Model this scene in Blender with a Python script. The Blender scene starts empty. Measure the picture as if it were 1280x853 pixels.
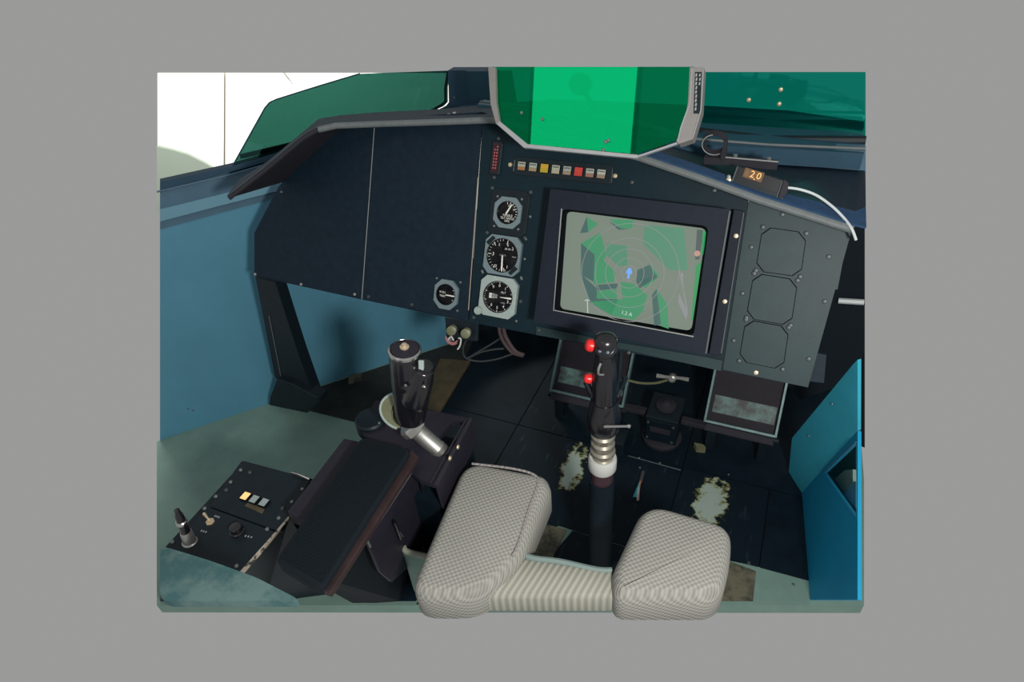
import bpy, bmesh, math, random
from mathutils import Vector as V, Matrix, Quaternion
random.seed(7)
sc = bpy.context.scene
COL = sc.collection
# ------------------------------------------------------------------ camera
FPX, CX, CY, CAMH = 780.0, 640.0, 426.5, 1.25
_F = V((430, -633, 780)).normalized()
_X = V((2000, 422, -780)); _X = (_X - _F * _X.dot(_F)).normalized()
_D = _F.cross(_X)
def ray(px, py):
    c = V(((px - CX) / FPX, (py - CY) / FPX, 1.0))
    return V((_X.dot(c), _F.dot(c), -_D.dot(c)))
EYE = V((0, 0, CAMH))
cd = bpy.data.cameras.new('camera'); cam = bpy.data.objects.new('camera', cd); COL.objects.link(cam)
cd.sensor_fit = 'HORIZONTAL'; cd.sensor_width = 36.0; cd.lens = FPX / 1280 * 36.0; cd.clip_start = 0.02
fw = ray(CX, CY); rt = V((_X[0], _F[0], -_D[0])); up = -V((_X[1], _F[1], -_D[1]))
cam.matrix_world = Matrix(((rt[0], up[0], -fw[0], 0), (rt[1], up[1], -fw[1], 0), (rt[2], up[2], -fw[2], CAMH), (0, 0, 0, 1)))
sc.camera = cam
# ------------------------------------------------------------------ world and lights
w = bpy.data.worlds.new('world'); sc.world = w; w.use_nodes = True
bg = w.node_tree.nodes['Background']; bg.inputs[0].default_value = (.325, .325, .322, 1); bg.inputs[1].default_value = 1.0
sc.view_settings.view_transform = 'Standard'; sc.view_settings.look = 'None'
sc.view_settings.exposure = 0.0; sc.view_settings.gamma = 1.0
def area(name, loc, target, size, power, color, size_y=None):
    l = bpy.data.lights.new(name, 'AREA'); l.energy = power; l.color = color; l.size = size
    if size_y: l.shape = 'RECTANGLE'; l.size_y = size_y
    o = bpy.data.objects.new(name, l); COL.objects.link(o); o.location = loc
    o.rotation_euler = (V(target) - V(loc)).to_track_quat('-Z', 'Y').to_euler()
    return o
area('flash_light', (0.32, -0.06, 1.22), (-0.45, 1.0, 0.45), 0.11, 13.0, (1.0, .97, .90))
_hc = EYE + ray(370, 170).normalized() * 5.0
area('hangar_wall_fill', _hc - ray(370, 170).normalized() * 1.6 + V((0, 0, 1.6)), _hc, 1.2, 200.0, (1.0, .99, .93))  # added lamp, out of view, there only to whiten the hangar wall

# ------------------------------------------------------------------ materials
def mat(name, col, rough=.5, metal=0., spec=.5, var=0., scale=40., bump=0., bscale=300., col2=None, thr=None, emit=None, estr=1., coat=0.):
    m = bpy.data.materials.new(name); m.use_nodes = True
    nt = m.node_tree; N = nt.nodes; L = nt.links; b = N['Principled BSDF']
    b.inputs['Base Color'].default_value = (*col, 1); b.inputs['Roughness'].default_value = rough
    b.inputs['Metallic'].default_value = metal; b.inputs['Specular IOR Level'].default_value = spec
    b.inputs['Coat Weight'].default_value = coat
    tc = N.new('ShaderNodeTexCoord')
    if var or col2:
        n = N.new('ShaderNodeTexNoise'); n.inputs['Scale'].default_value = scale; n.inputs['Detail'].default_value = 6; n.inputs['Roughness'].default_value = .65
        L.new(tc.outputs['Object'], n.inputs['Vector'])
        r = N.new('ShaderNodeValToRGB'); L.new(n.outputs[0], r.inputs[0]); L.new(r.outputs[0], b.inputs['Base Color'])
        if col2:
            r.color_ramp.elements[0].position = thr[0]; r.color_ramp.elements[1].position = thr[1]
            r.color_ramp.elements[0].color = (*col, 1); r.color_ramp.elements[1].color = (*col2, 1)
        else:
            r.color_ramp.elements[0].position = .3; r.color_ramp.elements[1].position = .7
            r.color_ramp.elements[0].color = (*[c * (1 - var) for c in col], 1); r.color_ramp.elements[1].color = (*[min(1, c * (1 + var)) for c in col], 1)
    if bump:
        n2 = N.new('ShaderNodeTexNoise'); n2.inputs['Scale'].default_value = bscale; L.new(tc.outputs['Object'], n2.inputs['Vector'])
        bp = N.new('ShaderNodeBump'); bp.inputs['Strength'].default_value = bump; bp.inputs['Distance'].default_value = .002
        L.new(n2.outputs[0], bp.inputs['Height']); L.new(bp.outputs[0], b.inputs['Normal'])
    if emit:
        b.inputs['Emission Color'].default_value = (*emit, 1); b.inputs['Emission Strength'].default_value = estr
    return m
def glass(name, tint, refl, f, rough=.02):
    m = bpy.data.materials.new(name); m.use_nodes = True; nt = m.node_tree; N = nt.nodes; L = nt.links
    N.remove(N['Principled BSDF']); o = N['Material Output']
    t = N.new('ShaderNodeBsdfTransparent'); t.inputs[0].default_value = (*tint, 1)
    g = N.new('ShaderNodeBsdfGlossy'); g.inputs[0].default_value = (*refl, 1); g.inputs['Roughness'].default_value = rough
    mx = N.new('ShaderNodeMixShader'); mx.inputs[0].default_value = f
    L.new(t.outputs[0], mx.inputs[1]); L.new(g.outputs[0], mx.inputs[2]); L.new(mx.outputs[0], o.inputs[0])
    return m
M = {}
M['panel'] = mat('black_panel_paint', (.007, .019, .034), .55, spec=.22, var=.2, scale=60, bump=.15, bscale=900)
M['panel_mid'] = mat('teal_black_panel_paint', (.005, .020, .030), .5, spec=.2, var=.15, scale=50, bump=.15, bscale=900)
M['plate'] = mat('grey_flash_lit_panel', (.014, .038, .045), .5, spec=.35, var=.12, scale=35, bump=.1, bscale=900)  # grey-green tone, made paler to stand in for the nearer flash
M['black'] = mat('satin_black', (.007, .015, .022), .5, spec=.3, var=.2, scale=40)
M['floorblack'] = mat('floor_black', (.004, .012, .020), .6, spec=.2, var=.35, scale=14, bump=.2, bscale=120)
M['deep'] = mat('deep_black', (.006, .012, .018), .8, spec=.2)
M['crt'] = mat('display_housing_black', (.010, .015, .028), .6, spec=.22, var=.12, scale=80, bump=.2, bscale=1200)
M['gap'] = mat('seam_dark', (.004, .006, .009), .9, spec=.1)
M['wall'] = mat('cockpit_blue_paint', (.105, .31, .44), .5, spec=.3, var=.06, scale=9, bump=.08, bscale=200)
M['wallb'] = mat('pale_blue_band_paint', (.17, .36, .48), .4)
M['walldk'] = mat('cockpit_teal_paint', (.045, .42, .58), .6, spec=.2, var=.08, scale=12)
M['bluefacet'] = mat('cockpit_deep_blue_paint', (.014, .34, .60), .6, spec=.15, var=.06, scale=12)
M['recess'] = mat('recess_dark_green', (.012, .075, .07), .6)
M['green'] = mat('pale_green_primer', (.20, .32, .28), .6, spec=.3, var=.12, scale=12, bump=.1, bscale=200)
M['rim'] = mat('teal_canvas', (.055, .13, .14), .8, spec=.2, col2=(.12, .20, .20), thr=(.42, .60), scale=22, bump=.4, bscale=60)
M['brown'] = mat('stained_brown_wood', (.085, .068, .036), .6, var=.35, scale=30)
M['stain'] = mat('stained_primer', (.16, .15, .10), .6, col2=(.03, .035, .03), thr=(.45, .62), scale=22)
M['darkbrown'] = mat('brown_black_paint', (.030, .034, .032), .6, spec=.2, var=.3, scale=18)
M['purple'] = mat('aubergine_leatherette', (.020, .018, .030), .5, spec=.35, var=.15, scale=30)
M['redbrown'] = mat('faded_redbrown_edge', (.040, .024, .026), .5, spec=.3, var=.2, scale=30)
M['pad'] = mat('armrest_ribbed_rubber', (.008, .014, .020), .8, spec=.2, bump=.5, bscale=500)
M['shield'] = mat('glare_shield_underside', (.028, .028, .038), .7, spec=.25, var=.12, scale=40)
M['shieldtop'] = mat('glare_shield_cloth', (.060, .085, .105), .75, spec=.25, var=.15, scale=60)
M['bluedeck'] = mat('blue_deck_felt', (.030, .075, .16), .8, spec=.2, var=.15, scale=60)
M['lip'] = mat('grey_lip_rubber', (.15, .17, .18), .6, var=.12, scale=80)
M['frame'] = mat('navy_frame_paint', (.028, .075, .125), .5, spec=.3, var=.1, scale=20)
M['rail'] = mat('steel_blue_rail_paint', (.080, .17, .25), .45, var=.1, scale=20)
M['tread'] = mat('dark_plum_tread', (.012, .010, .017), .6, spec=.25, var=.3, scale=30)
M['flange'] = mat('worn_teal_flange', (.10, .17, .18), .45, .3, var=.3, scale=50)
M['hud'] = mat('light_grey_hud_paint', (.36, .38, .40), .45, var=.06, scale=60)
M['hudside'] = mat('warm_grey_hud_paint', (.25, .24, .235), .5, var=.06, scale=60)
M['chrome'] = mat('bright_steel', (.62, .62, .60), .25, 1.)
M['alu'] = mat('brushed_aluminium', (.52, .52, .50), .4, .85, var=.1, scale=100)
M['steel'] = mat('dull_steel', (.24, .27, .28), .45, .7)
M['brass'] = mat('brass_screw', (.72, .60, .42), .4, .6)
M['screw'] = mat('dark_screw', (.085, .10, .11), .5, .5)
M['bezel'] = mat('bluegrey_bezel', (.17, .235, .26), .5, var=.08, scale=200)
M['bezell'] = mat('pale_bezel', (.35, .43, .42), .5, col2=(.52, .55, .45), thr=(.55, .75), scale=90)
M['dial'] = mat('dial_black', (.010, .012, .018), .6, spec=.15)
M['mark'] = mat('marking_white', (.75, .75, .70), .6, emit=(.75, .75, .7), estr=.08)
M['markdim'] = mat('marking_grey', (.33, .35, .35), .6)
M['gloss'] = mat('glossy_black_bakelite', (.008, .008, .012), .24, spec=.75, coat=.15)
M['coupling'] = mat('worn_nickel', (.46, .43, .36), .35, .8, var=.2, scale=120)
M['red'] = mat('red_button_plastic', (.75, .02, .02), .3, spec=.6)
M['white'] = mat('white_plastic', (.62, .64, .62), .4)
M['maroon'] = mat('maroon_boot', (.050, .022, .032), .4, spec=.5)
M['olive'] = mat('olive_flange', (.16, .17, .095), .4, var=.15, scale=60)
M['pocket'] = mat('beige_pocket_vinyl', (.33, .35, .29), .5, var=.1, scale=40)
M['pocketin'] = mat('mint_pocket_lining', (.17, .30, .25), .6)
M['hang'] = mat('hangar_fabric_white', (.85, .86, .80), .8)
M['hangseam'] = mat('hangar_seam_beige', (.22, .20, .17), .8)
M['cable'] = mat('white_cable', (.62, .68, .70), .5)
M['wire'] = mat('dark_wire', (.06, .065, .07), .5)
M['wirep'] = mat('pink_wire', (.42, .18, .18), .5)
M['wirem'] = mat('mauve_hose', (.10, .07, .075), .5)
M['hudglass'] = glass('green_combiner_glass', (.06, .80, .58), (.003, .46, .17), .50, .01)
M['paneglass'] = glass('green_tinted_canopy_glass', (.17, .38, .33), (.08, .20, .20), .30, .04)
M['paneglass2'] = glass('pale_green_tinted_canopy_glass', (.08, .85, .72), (.03, .30, .26), .30, .04)
def emis(name, col, s=1.0, base=(.02, .02, .02)): return mat(name, base, .4, emit=col, estr=s)

# ------------------------------------------------------------------ mesh helpers
def loc_of(o):
    p = V((0, 0, 0))
    while o is not None: p += o.location; o = o.parent
    return p
def link(name, me, m, parent):
    if m is not None: me.materials.append(m)
    o = bpy.data.objects.new(name, me); COL.objects.link(o)
    if parent is not None: o.parent = parent
    return o
def build(name, bm, m, parent=None, origin=None, smooth=False, angle=None):
    """bm holds world coordinates; the object's origin is put at the parent's (or its own base)"""
    bmesh.ops.recalc_face_normals(bm, faces=bm.faces[:])
    if parent is not None: base = loc_of(parent)
    elif origin is not None: base = V(origin)
    else:
        z = min(v.co.z for v in bm.verts); c = sum((v.co for v in bm.verts), V()) / len(bm.verts); base = V((c.x, c.y, z))
    for v in bm.verts: v.co -= base
    me = bpy.data.meshes.new(name); bm.to_mesh(me); bm.free()
    if smooth:
        for p in me.polygons: p.use_smooth = True
        me.set_sharp_from_angle(angle=math.radians(angle or 35))
    o = link(name, me, m, parent)
    if parent is None: o.location = base
    return o
def tag(o, label=None, cat=None, group=None, kind=None):
    if label: o['label'] = label
    if cat: o['category'] = cat
    if group: o['group'] = group
    if kind: o['kind'] = kind
    return o
def thing(name, label, cat, loc, group=None):
    o = bpy.data.objects.new(name, None); COL.objects.link(o); o.location = loc; o.empty_display_size = .02
    return tag(o, label, cat, group)
def struct(o): o['kind'] = 'structure'; return o
class Fr:                                   # a plane with its own 2-D axes
    def __init__(s, o, ex, ey):
        s.o = V(o); s.ex = V(ex).normalized(); s.n = s.ex.cross(V(ey)).normalized(); s.ey = s.n.cross(s.ex)
    def off(s, d): return Fr(s.o + s.n * d, s.ex, s.ey)
    def px(s, x, y, d=0.):                  # the point of the plane (raised by d) that the pixel sees
        r = ray(x, y); o = s.o + s.n * d
        return EYE + r * ((o - EYE).dot(s.n) / r.dot(s.n))
    def ab(s, x, y, d=0.): p = s.px(x, y, d) - s.o; return (p.dot(s.ex), p.dot(s.ey))
    def pt(s, a, b, d=0.): return s.o + s.ex * a + s.ey * b + s.n * d
    def rot(s): return Matrix((s.ex, s.ey, s.n)).transposed()
    def mat(s, a, b, d=0.): return Matrix.Translation(s.pt(a, b, d)) @ s.rot().to_4x4()
def prism(fr, poly, d0, d1, bm=None, bev=0., seg=2):
    """poly in plane coordinates, extruded between offsets d0 and d1"""
    t = bmesh.new()
    a = [t.verts.new(fr.pt(x, y, d1)) for x, y in poly]; b = [t.verts.new(fr.pt(x, y, d0)) for x, y in poly]
    n = len(poly); t.faces.new(a); t.faces.new(b[::-1])
    for i in range(n): t.faces.new((a[i], b[i], b[(i + 1) % n], a[(i + 1) % n]))
    if bev: bmesh.ops.bevel(t, geom=t.edges[:], offset=bev, segments=seg, profile=.5, affect='EDGES', clamp_overlap=True)
    return merge(bm, t)
def merge(bm, t):
    if bm is None: return t
    me = bpy.data.meshes.new('tmp'); t.to_mesh(me); t.free(); bm.from_mesh(me); bpy.data.meshes.remove(me); return bm
def pxp(fr, pts, d=0.): return [fr.ab(x, y, d) for x, y in pts]
def rect(cx, cy, w, h, r=0., k=4):
    if not r: return [(cx - w / 2, cy - h / 2), (cx + w / 2, cy - h / 2), (cx + w / 2, cy + h / 2), (cx - w / 2, cy + h / 2)]
    out = []
    for sx, sy, a0 in ((1, -1, -90), (1, 1, 0), (-1, 1, 90), (-1, -1, 180)):
        for i in range(k + 1):
            a = math.radians(a0 + 90 * i / k); out.append((cx + sx * (w / 2 - r) + r * math.cos(a), cy + sy * (h / 2 - r) + r * math.sin(a)))
    return out
def octo(cx, cy, w, h, c): return rect(cx, cy, w, h, c, 1)
def circ(cx, cy, r, n=32): return [(cx + r * math.cos(2 * math.pi * i / n), cy + r * math.sin(2 * math.pi * i / n)) for i in range(n)]
def roundpoly(poly, r, k=4):
    out = []; n = len(poly)
    for i in range(n):
        p = V(poly[i]); a = V(poly[i - 1]) - p; b = V(poly[(i + 1) % n]) - p
        q = min(r, a.length * .45, b.length * .45); a = p + a.normalized() * q; b = p + b.normalized() * q
        for j in range(k + 1):
            t = j / k; c = a * (1 - t) ** 2 + p * 2 * t * (1 - t) + b * t * t; out.append((c.x, c.y))
    return out
def ring(fr, outer, inner, d0, d1, bm=None, cen=None, din=None):
    """plate with a hole; both outlines star-shaped about the hole's centre"""
    if cen is None: cen = (sum(p[0] for p in inner) / len(inner), sum(p[1] for p in inner) / len(inner))
    an = sorted({round(math.atan2(p[1] - cen[1], p[0] - cen[0]), 5) for p in list(outer) + list(inner)})
    def hit(poly, t):
        dx, dy = math.cos(t), math.sin(t); best = None
        for i in range(len(poly)):
            x1, y1 = poly[i][0] - cen[0], poly[i][1] - cen[1]; x2, y2 = poly[(i + 1) % len(poly)][0] - cen[0], poly[(i + 1) % len(poly)][1] - cen[1]
            ex, ey = x2 - x1, y2 - y1; den = dx * ey - dy * ex
            if abs(den) < 1e-12: continue
            s = (x1 * ey - y1 * ex) / den; u = (x1 * dy - y1 * dx) / den
            if s > 0 and -1e-4 <= u <= 1.0001 and (best is None or s > best): best = s
        return (cen[0] + dx * best, cen[1] + dy * best)
    t = bmesh.new(); n = len(an); O = [hit(outer, a) for a in an]; I = [hit(inner, a) for a in an]
    dt = d1 if din is None else din
    ot = [t.verts.new(fr.pt(*p, d1)) for p in O]; it = [t.verts.new(fr.pt(*p, dt)) for p in I]
    ob = [t.verts.new(fr.pt(*p, d0)) for p in O]; ib = [t.verts.new(fr.pt(*p, d0)) for p in I]
    for i in range(n):
        j = (i + 1) % n
        t.faces.new((ot[i], ot[j], it[j], it[i])); t.faces.new((ot[j], ot[i], ob[i], ob[j])); t.faces.new((it[i], it[j], ib[j], ib[i])); t.faces.new((ob[i], ib[i], ib[j], ob[j]))
    return merge(bm, t)
def frame_from_axis(ax):
    ax = V(ax).normalized(); h = V((0, 0, 1)) if abs(ax.z) < .9 else V((1, 0, 0)); x = h.cross(ax).normalized(); return x, ax.cross(x), ax
def lathe(base, axis, prof, bm=None, n=24, sx=1., xdir=None):
    """prof: (radius, height along axis) pairs"""
    x, y, a = frame_from_axis(axis)
    if xdir is not None: x = (V(xdir) - a * V(xdir).dot(a)).normalized(); y = a.cross(x)
    t = bmesh.new(); rows = []
    for r, h in prof:
        rows.append([t.verts.new(V(base) + a * h + (x * math.cos(2 * math.pi * i / n) * sx + y * math.sin(2 * math.pi * i / n)) * max(r, 1e-5)) for i in range(n)])
    for p, q in zip(rows, rows[1:]):
        for i in range(n): t.faces.new((p[i], p[(i + 1) % n], q[(i + 1) % n], q[i]))
    t.faces.new(rows[0][::-1]); t.faces.new(rows[-1])
    return merge(bm, t)
def smoothpts(pts, k=6):
    pts = [V(p) for p in pts]; out = []
    for i in range(len(pts) - 1):
        p0 = pts[max(i - 1, 0)]; p1 = pts[i]; p2 = pts[i + 1]; p3 = pts[min(i + 2, len(pts) - 1)]
        for j in range(k):
            t = j / k; out.append(.5 * ((2 * p1) + (p2 - p0) * t + (2 * p0 - 5 * p1 + 4 * p2 - p3) * t * t + (3 * p1 - p0 - 3 * p2 + p3) * t ** 3))
    return out + [pts[-1]]
def tube(pts, r, bm=None, n=8, smooth=0, radii=None, closed=False):
    if smooth: pts = smoothpts(pts, smooth)
    pts = [V(p) for p in pts]; t = bmesh.new(); rows = []; m = len(pts)
    d0 = (pts[1] - pts[0]).normalized(); x, y, _ = frame_from_axis(d0)
    for i, p in enumerate(pts):
        d = (pts[min(i + 1, m - 1)] - pts[max(i - 1, 0)]).normalized() if not closed else (pts[(i + 1) % m] - pts[i - 1]).normalized()
        x = (x - d * x.dot(d)).normalized(); y = d.cross(x)
        rr = radii[i] if radii else r
        rows.append([t.verts.new(p + (x * math.cos(2 * math.pi * k / n) + y * math.sin(2 * math.pi * k / n)) * rr) for k in range(n)])
    prs = list(zip(rows, rows[1:])) + ([(rows[-1], rows[0])] if closed else [])
    for p, q in prs:
        for k in range(n): t.faces.new((p[k], p[(k + 1) % n], q[(k + 1) % n], q[k]))
    if not closed: t.faces.new(rows[0][::-1]); t.faces.new(rows[-1])
    return merge(bm, t)
def strip(A, B, th, bm=None, closed=False):
    """solid sheet between two polylines of equal length"""
    t = bmesh.new(); n = len(A); A = [V(p) for p in A]; B = [V(p) for p in B]
    nn = (A[1] - A[0]).cross(B[0] - A[0]).normalized() * th
    a = [t.verts.new(p) for p in A]; b = [t.verts.new(p) for p in B]; c = [t.verts.new(p + nn) for p in A]; d = [t.verts.new(p + nn) for p in B]
    for i in range(n - 1):
        t.faces.new((a[i], a[i + 1], b[i + 1], b[i])); t.faces.new((c[i + 1], c[i], d[i], d[i + 1]))
        t.faces.new((a[i + 1], a[i], c[i], c[i + 1])); t.faces.new((b[i], b[i + 1], d[i + 1], d[i]))
    t.faces.new((a[0], b[0], d[0], c[0])); t.faces.new((a[-1], c[-1], d[-1], b[-1]))
    return merge(bm, t)
def box3(p0, p1, bm=None, bev=0.):
    fr = Fr((0, 0, 0), (1, 0, 0), (0, 1, 0))
    return prism(fr, [(p0[0], p0[1]), (p1[0], p0[1]), (p1[0], p1[1]), (p0[0], p1[1])], p0[2], p1[2], bm, bev)
def text(body, fr, a, b, size, d, m, parent, name='lettering', rot=0., ext=.0002, sx=1.):
    cu = bpy.data.curves.new('t', 'FONT'); cu.body = body; cu.size = size; cu.align_x = 'CENTER'; cu.align_y = 'CENTER'; cu.extrude = ext; cu.resolution_u = 2
    o = bpy.data.objects.new('t', cu); COL.objects.link(o)
    bpy.context.view_layer.update()
    me = bpy.data.meshes.new_from_object(o.evaluated_get(bpy.context.evaluated_depsgraph_get())); bpy.data.objects.remove(o)
    Mx = fr.mat(a, b, d) @ Matrix.Rotation(rot, 4, 'Z') @ Matrix.Diagonal((sx, 1, 1, 1)); me.transform(Mx); me.transform(Matrix.Translation(-loc_of(parent)))
    me.materials.clear(); me.materials.append(m); me.name = name
    ob = bpy.data.objects.new(name, me); COL.objects.link(ob); ob.parent = parent; return ob
def frustum(top, bot, bm=None):
    t = bmesh.new(); a = [t.verts.new(V(p)) for p in top]; b = [t.verts.new(V(p)) for p in bot]; n = len(a)
    t.faces.new(a); t.faces.new(b[::-1])
    for i in range(n): t.faces.new((a[i], b[i], b[(i + 1) % n], a[(i + 1) % n]))
    return merge(bm, t)
# shared screw head
def screw_mesh(nm, m, r=.0035):
    t = lathe((0, 0, 0), (0, 0, 1), [(r, 0), (r, r * .35), (r * .8, r * .65), (r * .35, r * .75)], n=12)
    bmesh.ops.recalc_face_normals(t, faces=t.faces[:])
    me = bpy.data.meshes.new(nm); t.to_mesh(me); t.free(); me.materials.append(m)
    for p in me.polygons: p.use_smooth = True
    me.set_sharp_from_angle(angle=math.radians(40)); return me
SM = {'steel': screw_mesh('screw_head', M['steel'], .0036), 'brass': screw_mesh('brass_screw_head', M['brass'], .0045), 'dark': screw_mesh('dark_screw_head', M['screw'], .0040),
      'small': screw_mesh('small_screw_head', M['steel'], .0028), 'bright': screw_mesh('bright_screw_head', M['chrome'], .004)}
def screw(parent, fr, x, y, d=0., kind='steel', name='screw', ispx=True):
    a, b = fr.ab(x, y, d) if ispx else (x, y)
    o = bpy.data.objects.new(name, SM[kind]); COL.objects.link(o); o.parent = parent
    o.matrix_local = Matrix.Translation(fr.pt(a, b, d - .0003) - loc_of(parent)) @ fr.rot().to_4x4()
    return o

# ------------------------------------------------------------------ reference planes
TH = math.radians(27.7)
P0 = EYE + ray(622, 300) * 1.25
PAN = Fr(P0, (1, 0, 0), (0, math.sin(TH), math.cos(TH)))      # instrument panel, leaning away from the pilot
PAN = Fr(P0, (1, 0, 0), (0, math.sin(TH), math.cos(TH)))
assert PAN.n.y < 0
def FZ(z): return Fr((0, 0, z), (1, 0, 0), (0, 1, 0))
def FY(y): return Fr((0, y, 0), (1, 0, 0), (0, 0, 1))          # normal faces the pilot (-y)
def FX(x, s=1): return Fr((x, 0, 0), (0, s, 0), (0, 0, 1))     # s=1: normal +x
FLOOR = FZ(0.)
WN = V((.0884, -.0770, .0041)).normalized(); WP = FLOOR.px(213, 546)
WEX = V((.644, .737, 0)).normalized() * 1.0
WALL = Fr(WP, (WN.y, -WN.x, 0), (0, 0, 1)); WALL = Fr(WP, (-WN.y, WN.x, 0), WN.cross(V((-WN.y, WN.x, 0))))
if WALL.n.dot(WN) < 0: raise Exception('wall')

# ================================================================== SETTING
bm = bmesh.new(); prism(FLOOR, pxp(FLOOR, [(196, 552), (335, 505), (392, 484), (565, 428)]) + [(-.745, 1.60), (.30, 1.60)] + pxp(FLOOR, [(1080, 600), (1080, 757), (640, 757), (196, 757)]), -.03, 0, bm)
floor = struct(build('floor', bm, M['green']))
# worn black floor plates, each a sheet of its own
def worn():
    m = mat('worn_black_floor_paint', (.009, .019, .028), .6, spec=.2)
    N = m.node_tree.nodes; L = m.node_tree.links; b = N['Principled BSDF']
    g = N.new('ShaderNodeNewGeometry'); nz = N.new('ShaderNodeTexNoise'); nz.inputs['Scale'].default_value = 42; nz.inputs['Detail'].default_value = 9; nz.inputs['Roughness'].default_value = .7
    L.new(g.outputs['Position'], nz.inputs['Vector'])
    tot = None
    for cx, cy, rx, ry, sh in ((-.362, 1.020, .040, .105, .10), (-.018, 1.030, .052, .105, -.05)):
        mp = N.new('ShaderNodeMapping'); mp.vector_type = 'TEXTURE'; mp.inputs['Location'].default_value = (cx, cy, 0); mp.inputs['Rotation'].default_value = (0, 0, sh); mp.inputs['Scale'].default_value = (rx, ry, 1)
        L.new(g.outputs['Position'], mp.inputs['Vector']); ln = N.new('ShaderNodeVectorMath'); ln.operation = 'LENGTH'; L.new(mp.outputs[0], ln.inputs[0])
        a = N.new('ShaderNodeMath'); a.operation = 'SUBTRACT'; a.inputs[0].default_value = 1.0; L.new(ln.outputs['Value'], a.inputs[1])
        if tot is None: tot = a
        else:
            q = N.new('ShaderNodeMath'); q.operation = 'MAXIMUM'; L.new(tot.outputs[0], q.inputs[0]); L.new(a.outputs[0], q.inputs[1]); tot = q
    s = N.new('ShaderNodeMath'); s.operation = 'MULTIPLY_ADD'; s.inputs[1].default_value = 2.0; L.new(nz.outputs[0], s.inputs[0])
    L.new(tot.outputs[0], s.inputs[2])
    r = N.new('ShaderNodeValToRGB'); L.new(s.outputs[0], r.inputs[0]); e = r.color_ramp.elements
    mr = N.new('ShaderNodeMapRange'); mr.inputs['From Min'].default_value = .48; mr.inputs['From Max'].default_value = 2.2
    L.new(s.outputs[0], mr.inputs[0]); L.new(mr.outputs[0], r.inputs[0])
    e[0].position = .46; e[0].color = (.004, .012, .020, 1); e[1].position = .60; e[1].color = (.38, .47, .42, 1)
    x = e.new(.50); x.color = (.17, .17, .055, 1); x = e.new(.53); x.color = (.30, .34, .20, 1)
    # faint scratches
    n3 = N.new('ShaderNodeTexNoise'); n3.inputs['Scale'].default_value = 30; n3.inputs['Detail'].default_value = 8
    mp = N.new('ShaderNodeMapping'); mp.inputs['Scale'].default_value = (3, .6, 1); L.new(g.outputs['Position'], mp.inputs[0]); L.new(mp.outputs[0], n3.inputs['Vector'])
    rr = N.new('ShaderNodeValToRGB'); rr.color_ramp.elements[0].position = .60; rr.color_ramp.elements[1].position = .80; rr.color_ramp.elements[1].color = (.025, .035, .042, 1); rr.color_ramp.elements[0].color = (0, 0, 0, 1)
    L.new(n3.outputs[0], rr.inputs[0]); ad = N.new('ShaderNodeMix'); ad.data_type = 'RGBA'; ad.blend_type = 'ADD'; ad.inputs[0].default_value = 1
    L.new(r.outputs[0], ad.inputs[6]); L.new(rr.outputs[0], ad.inputs[7]); L.new(ad.outputs[2], b.inputs['Base Color'])
    return m
WORN = worn()
g = .0015
def plate(poly, m, h=.003, nm='floor_plate'): return build(nm, prism(FLOOR, poly, .0, h), m, floor)
build('seam_backing', prism(FLOOR, [(-.79, 1.12), (-.84, 1.55), (.27, 1.55), (.235, .91), (.0, .885), (-.30, .86), (-.55, .80), (-.60, .72), (-.70, .80), (-.92, 1.0)], .0, .0012), M['gap'], floor)
plate([FLOOR.ab(383, 513), FLOOR.ab(392, 487), FLOOR.ab(562, 431), (-.86, 1.5), (-.80, 1.12 + g), (-.93, 1.0), FLOOR.ab(452, 530)], M['darkbrown'], .002)
plate([(-.80, 1.12 + g), (-.556 - g, 1.12 + g), (-.556 - g, 1.60), (-.85, 1.60), (-.86, 1.5)], M['floorblack'])
plate([(-.556 + g, 1.12 + g), (-.10 - g, 1.12 + g), (-.10 - g, 1.60), (-.556 + g, 1.60)], WORN)
plate([(-.10 + g, 1.12 + g), (.27, 1.12 + g), (.29, 1.59), (-.10 + g, 1.59)], M['floorblack'])
plate([(-.93, 1.0), (-.80, 1.12 - g), (-.556 - g, 1.12 - g), (-.556 - g, .80), FLOOR.ab(560, 700), FLOOR.ab(520, 752), FLOOR.ab(455, 752), FLOOR.ab(430, 735), FLOOR.ab(350, 715)], M['floorblack'])
plate([(-.556 + g, .80), (-.345, .835), (-.335, .845), (-.10 - g, .845), (-.10 - g, 1.12 - g), (-.556 + g, 1.12 - g)], WORN)
plate([(-.10 + g, .885), (.108 - g, .895), (.108 - g, 1.12 - g), (-.10 + g, 1.12 - g)], WORN)
plate([(.108 + g, .895), (.24, .90), (.24, 1.12 - g), (.108 + g, 1.12 - g)], M['floorblack'])
plate(pxp(FLOOR, [(905, 700), (945, 715), (941, 752), (890, 752)]), M['stain'], .002)
plate(pxp(FLOOR, [(676, 655), (708, 664), (690, 700), (650, 722), (655, 690)]), M['stain'], .0045)
plate(pxp(FLOOR, [(436, 470), (453, 467), (452, 477), (436, 482)]), M['stain'], .003, 'tape_patch')
plate([(-.335, .72), (-.10, .74), (-.10, .842), (-.30, .842)], WORN)
# a few flat-head fasteners in the floor
for x, y, k in ((799, 573, 'bright'), (825, 579, 'bright'), (800, 585, 'small'), (911, 593, 'bright'), (936, 704, 'dark'), (992, 731, 'small')): screw(floor, FLOOR, x, y, .003, k)
# low step in front of the box
bm = tube([FLOOR.px(785, 570, .004), FLOOR.px(851, 588, .004)], .0012, n=4)
build('edge_trim', bm, M['screw'], floor)

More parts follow.
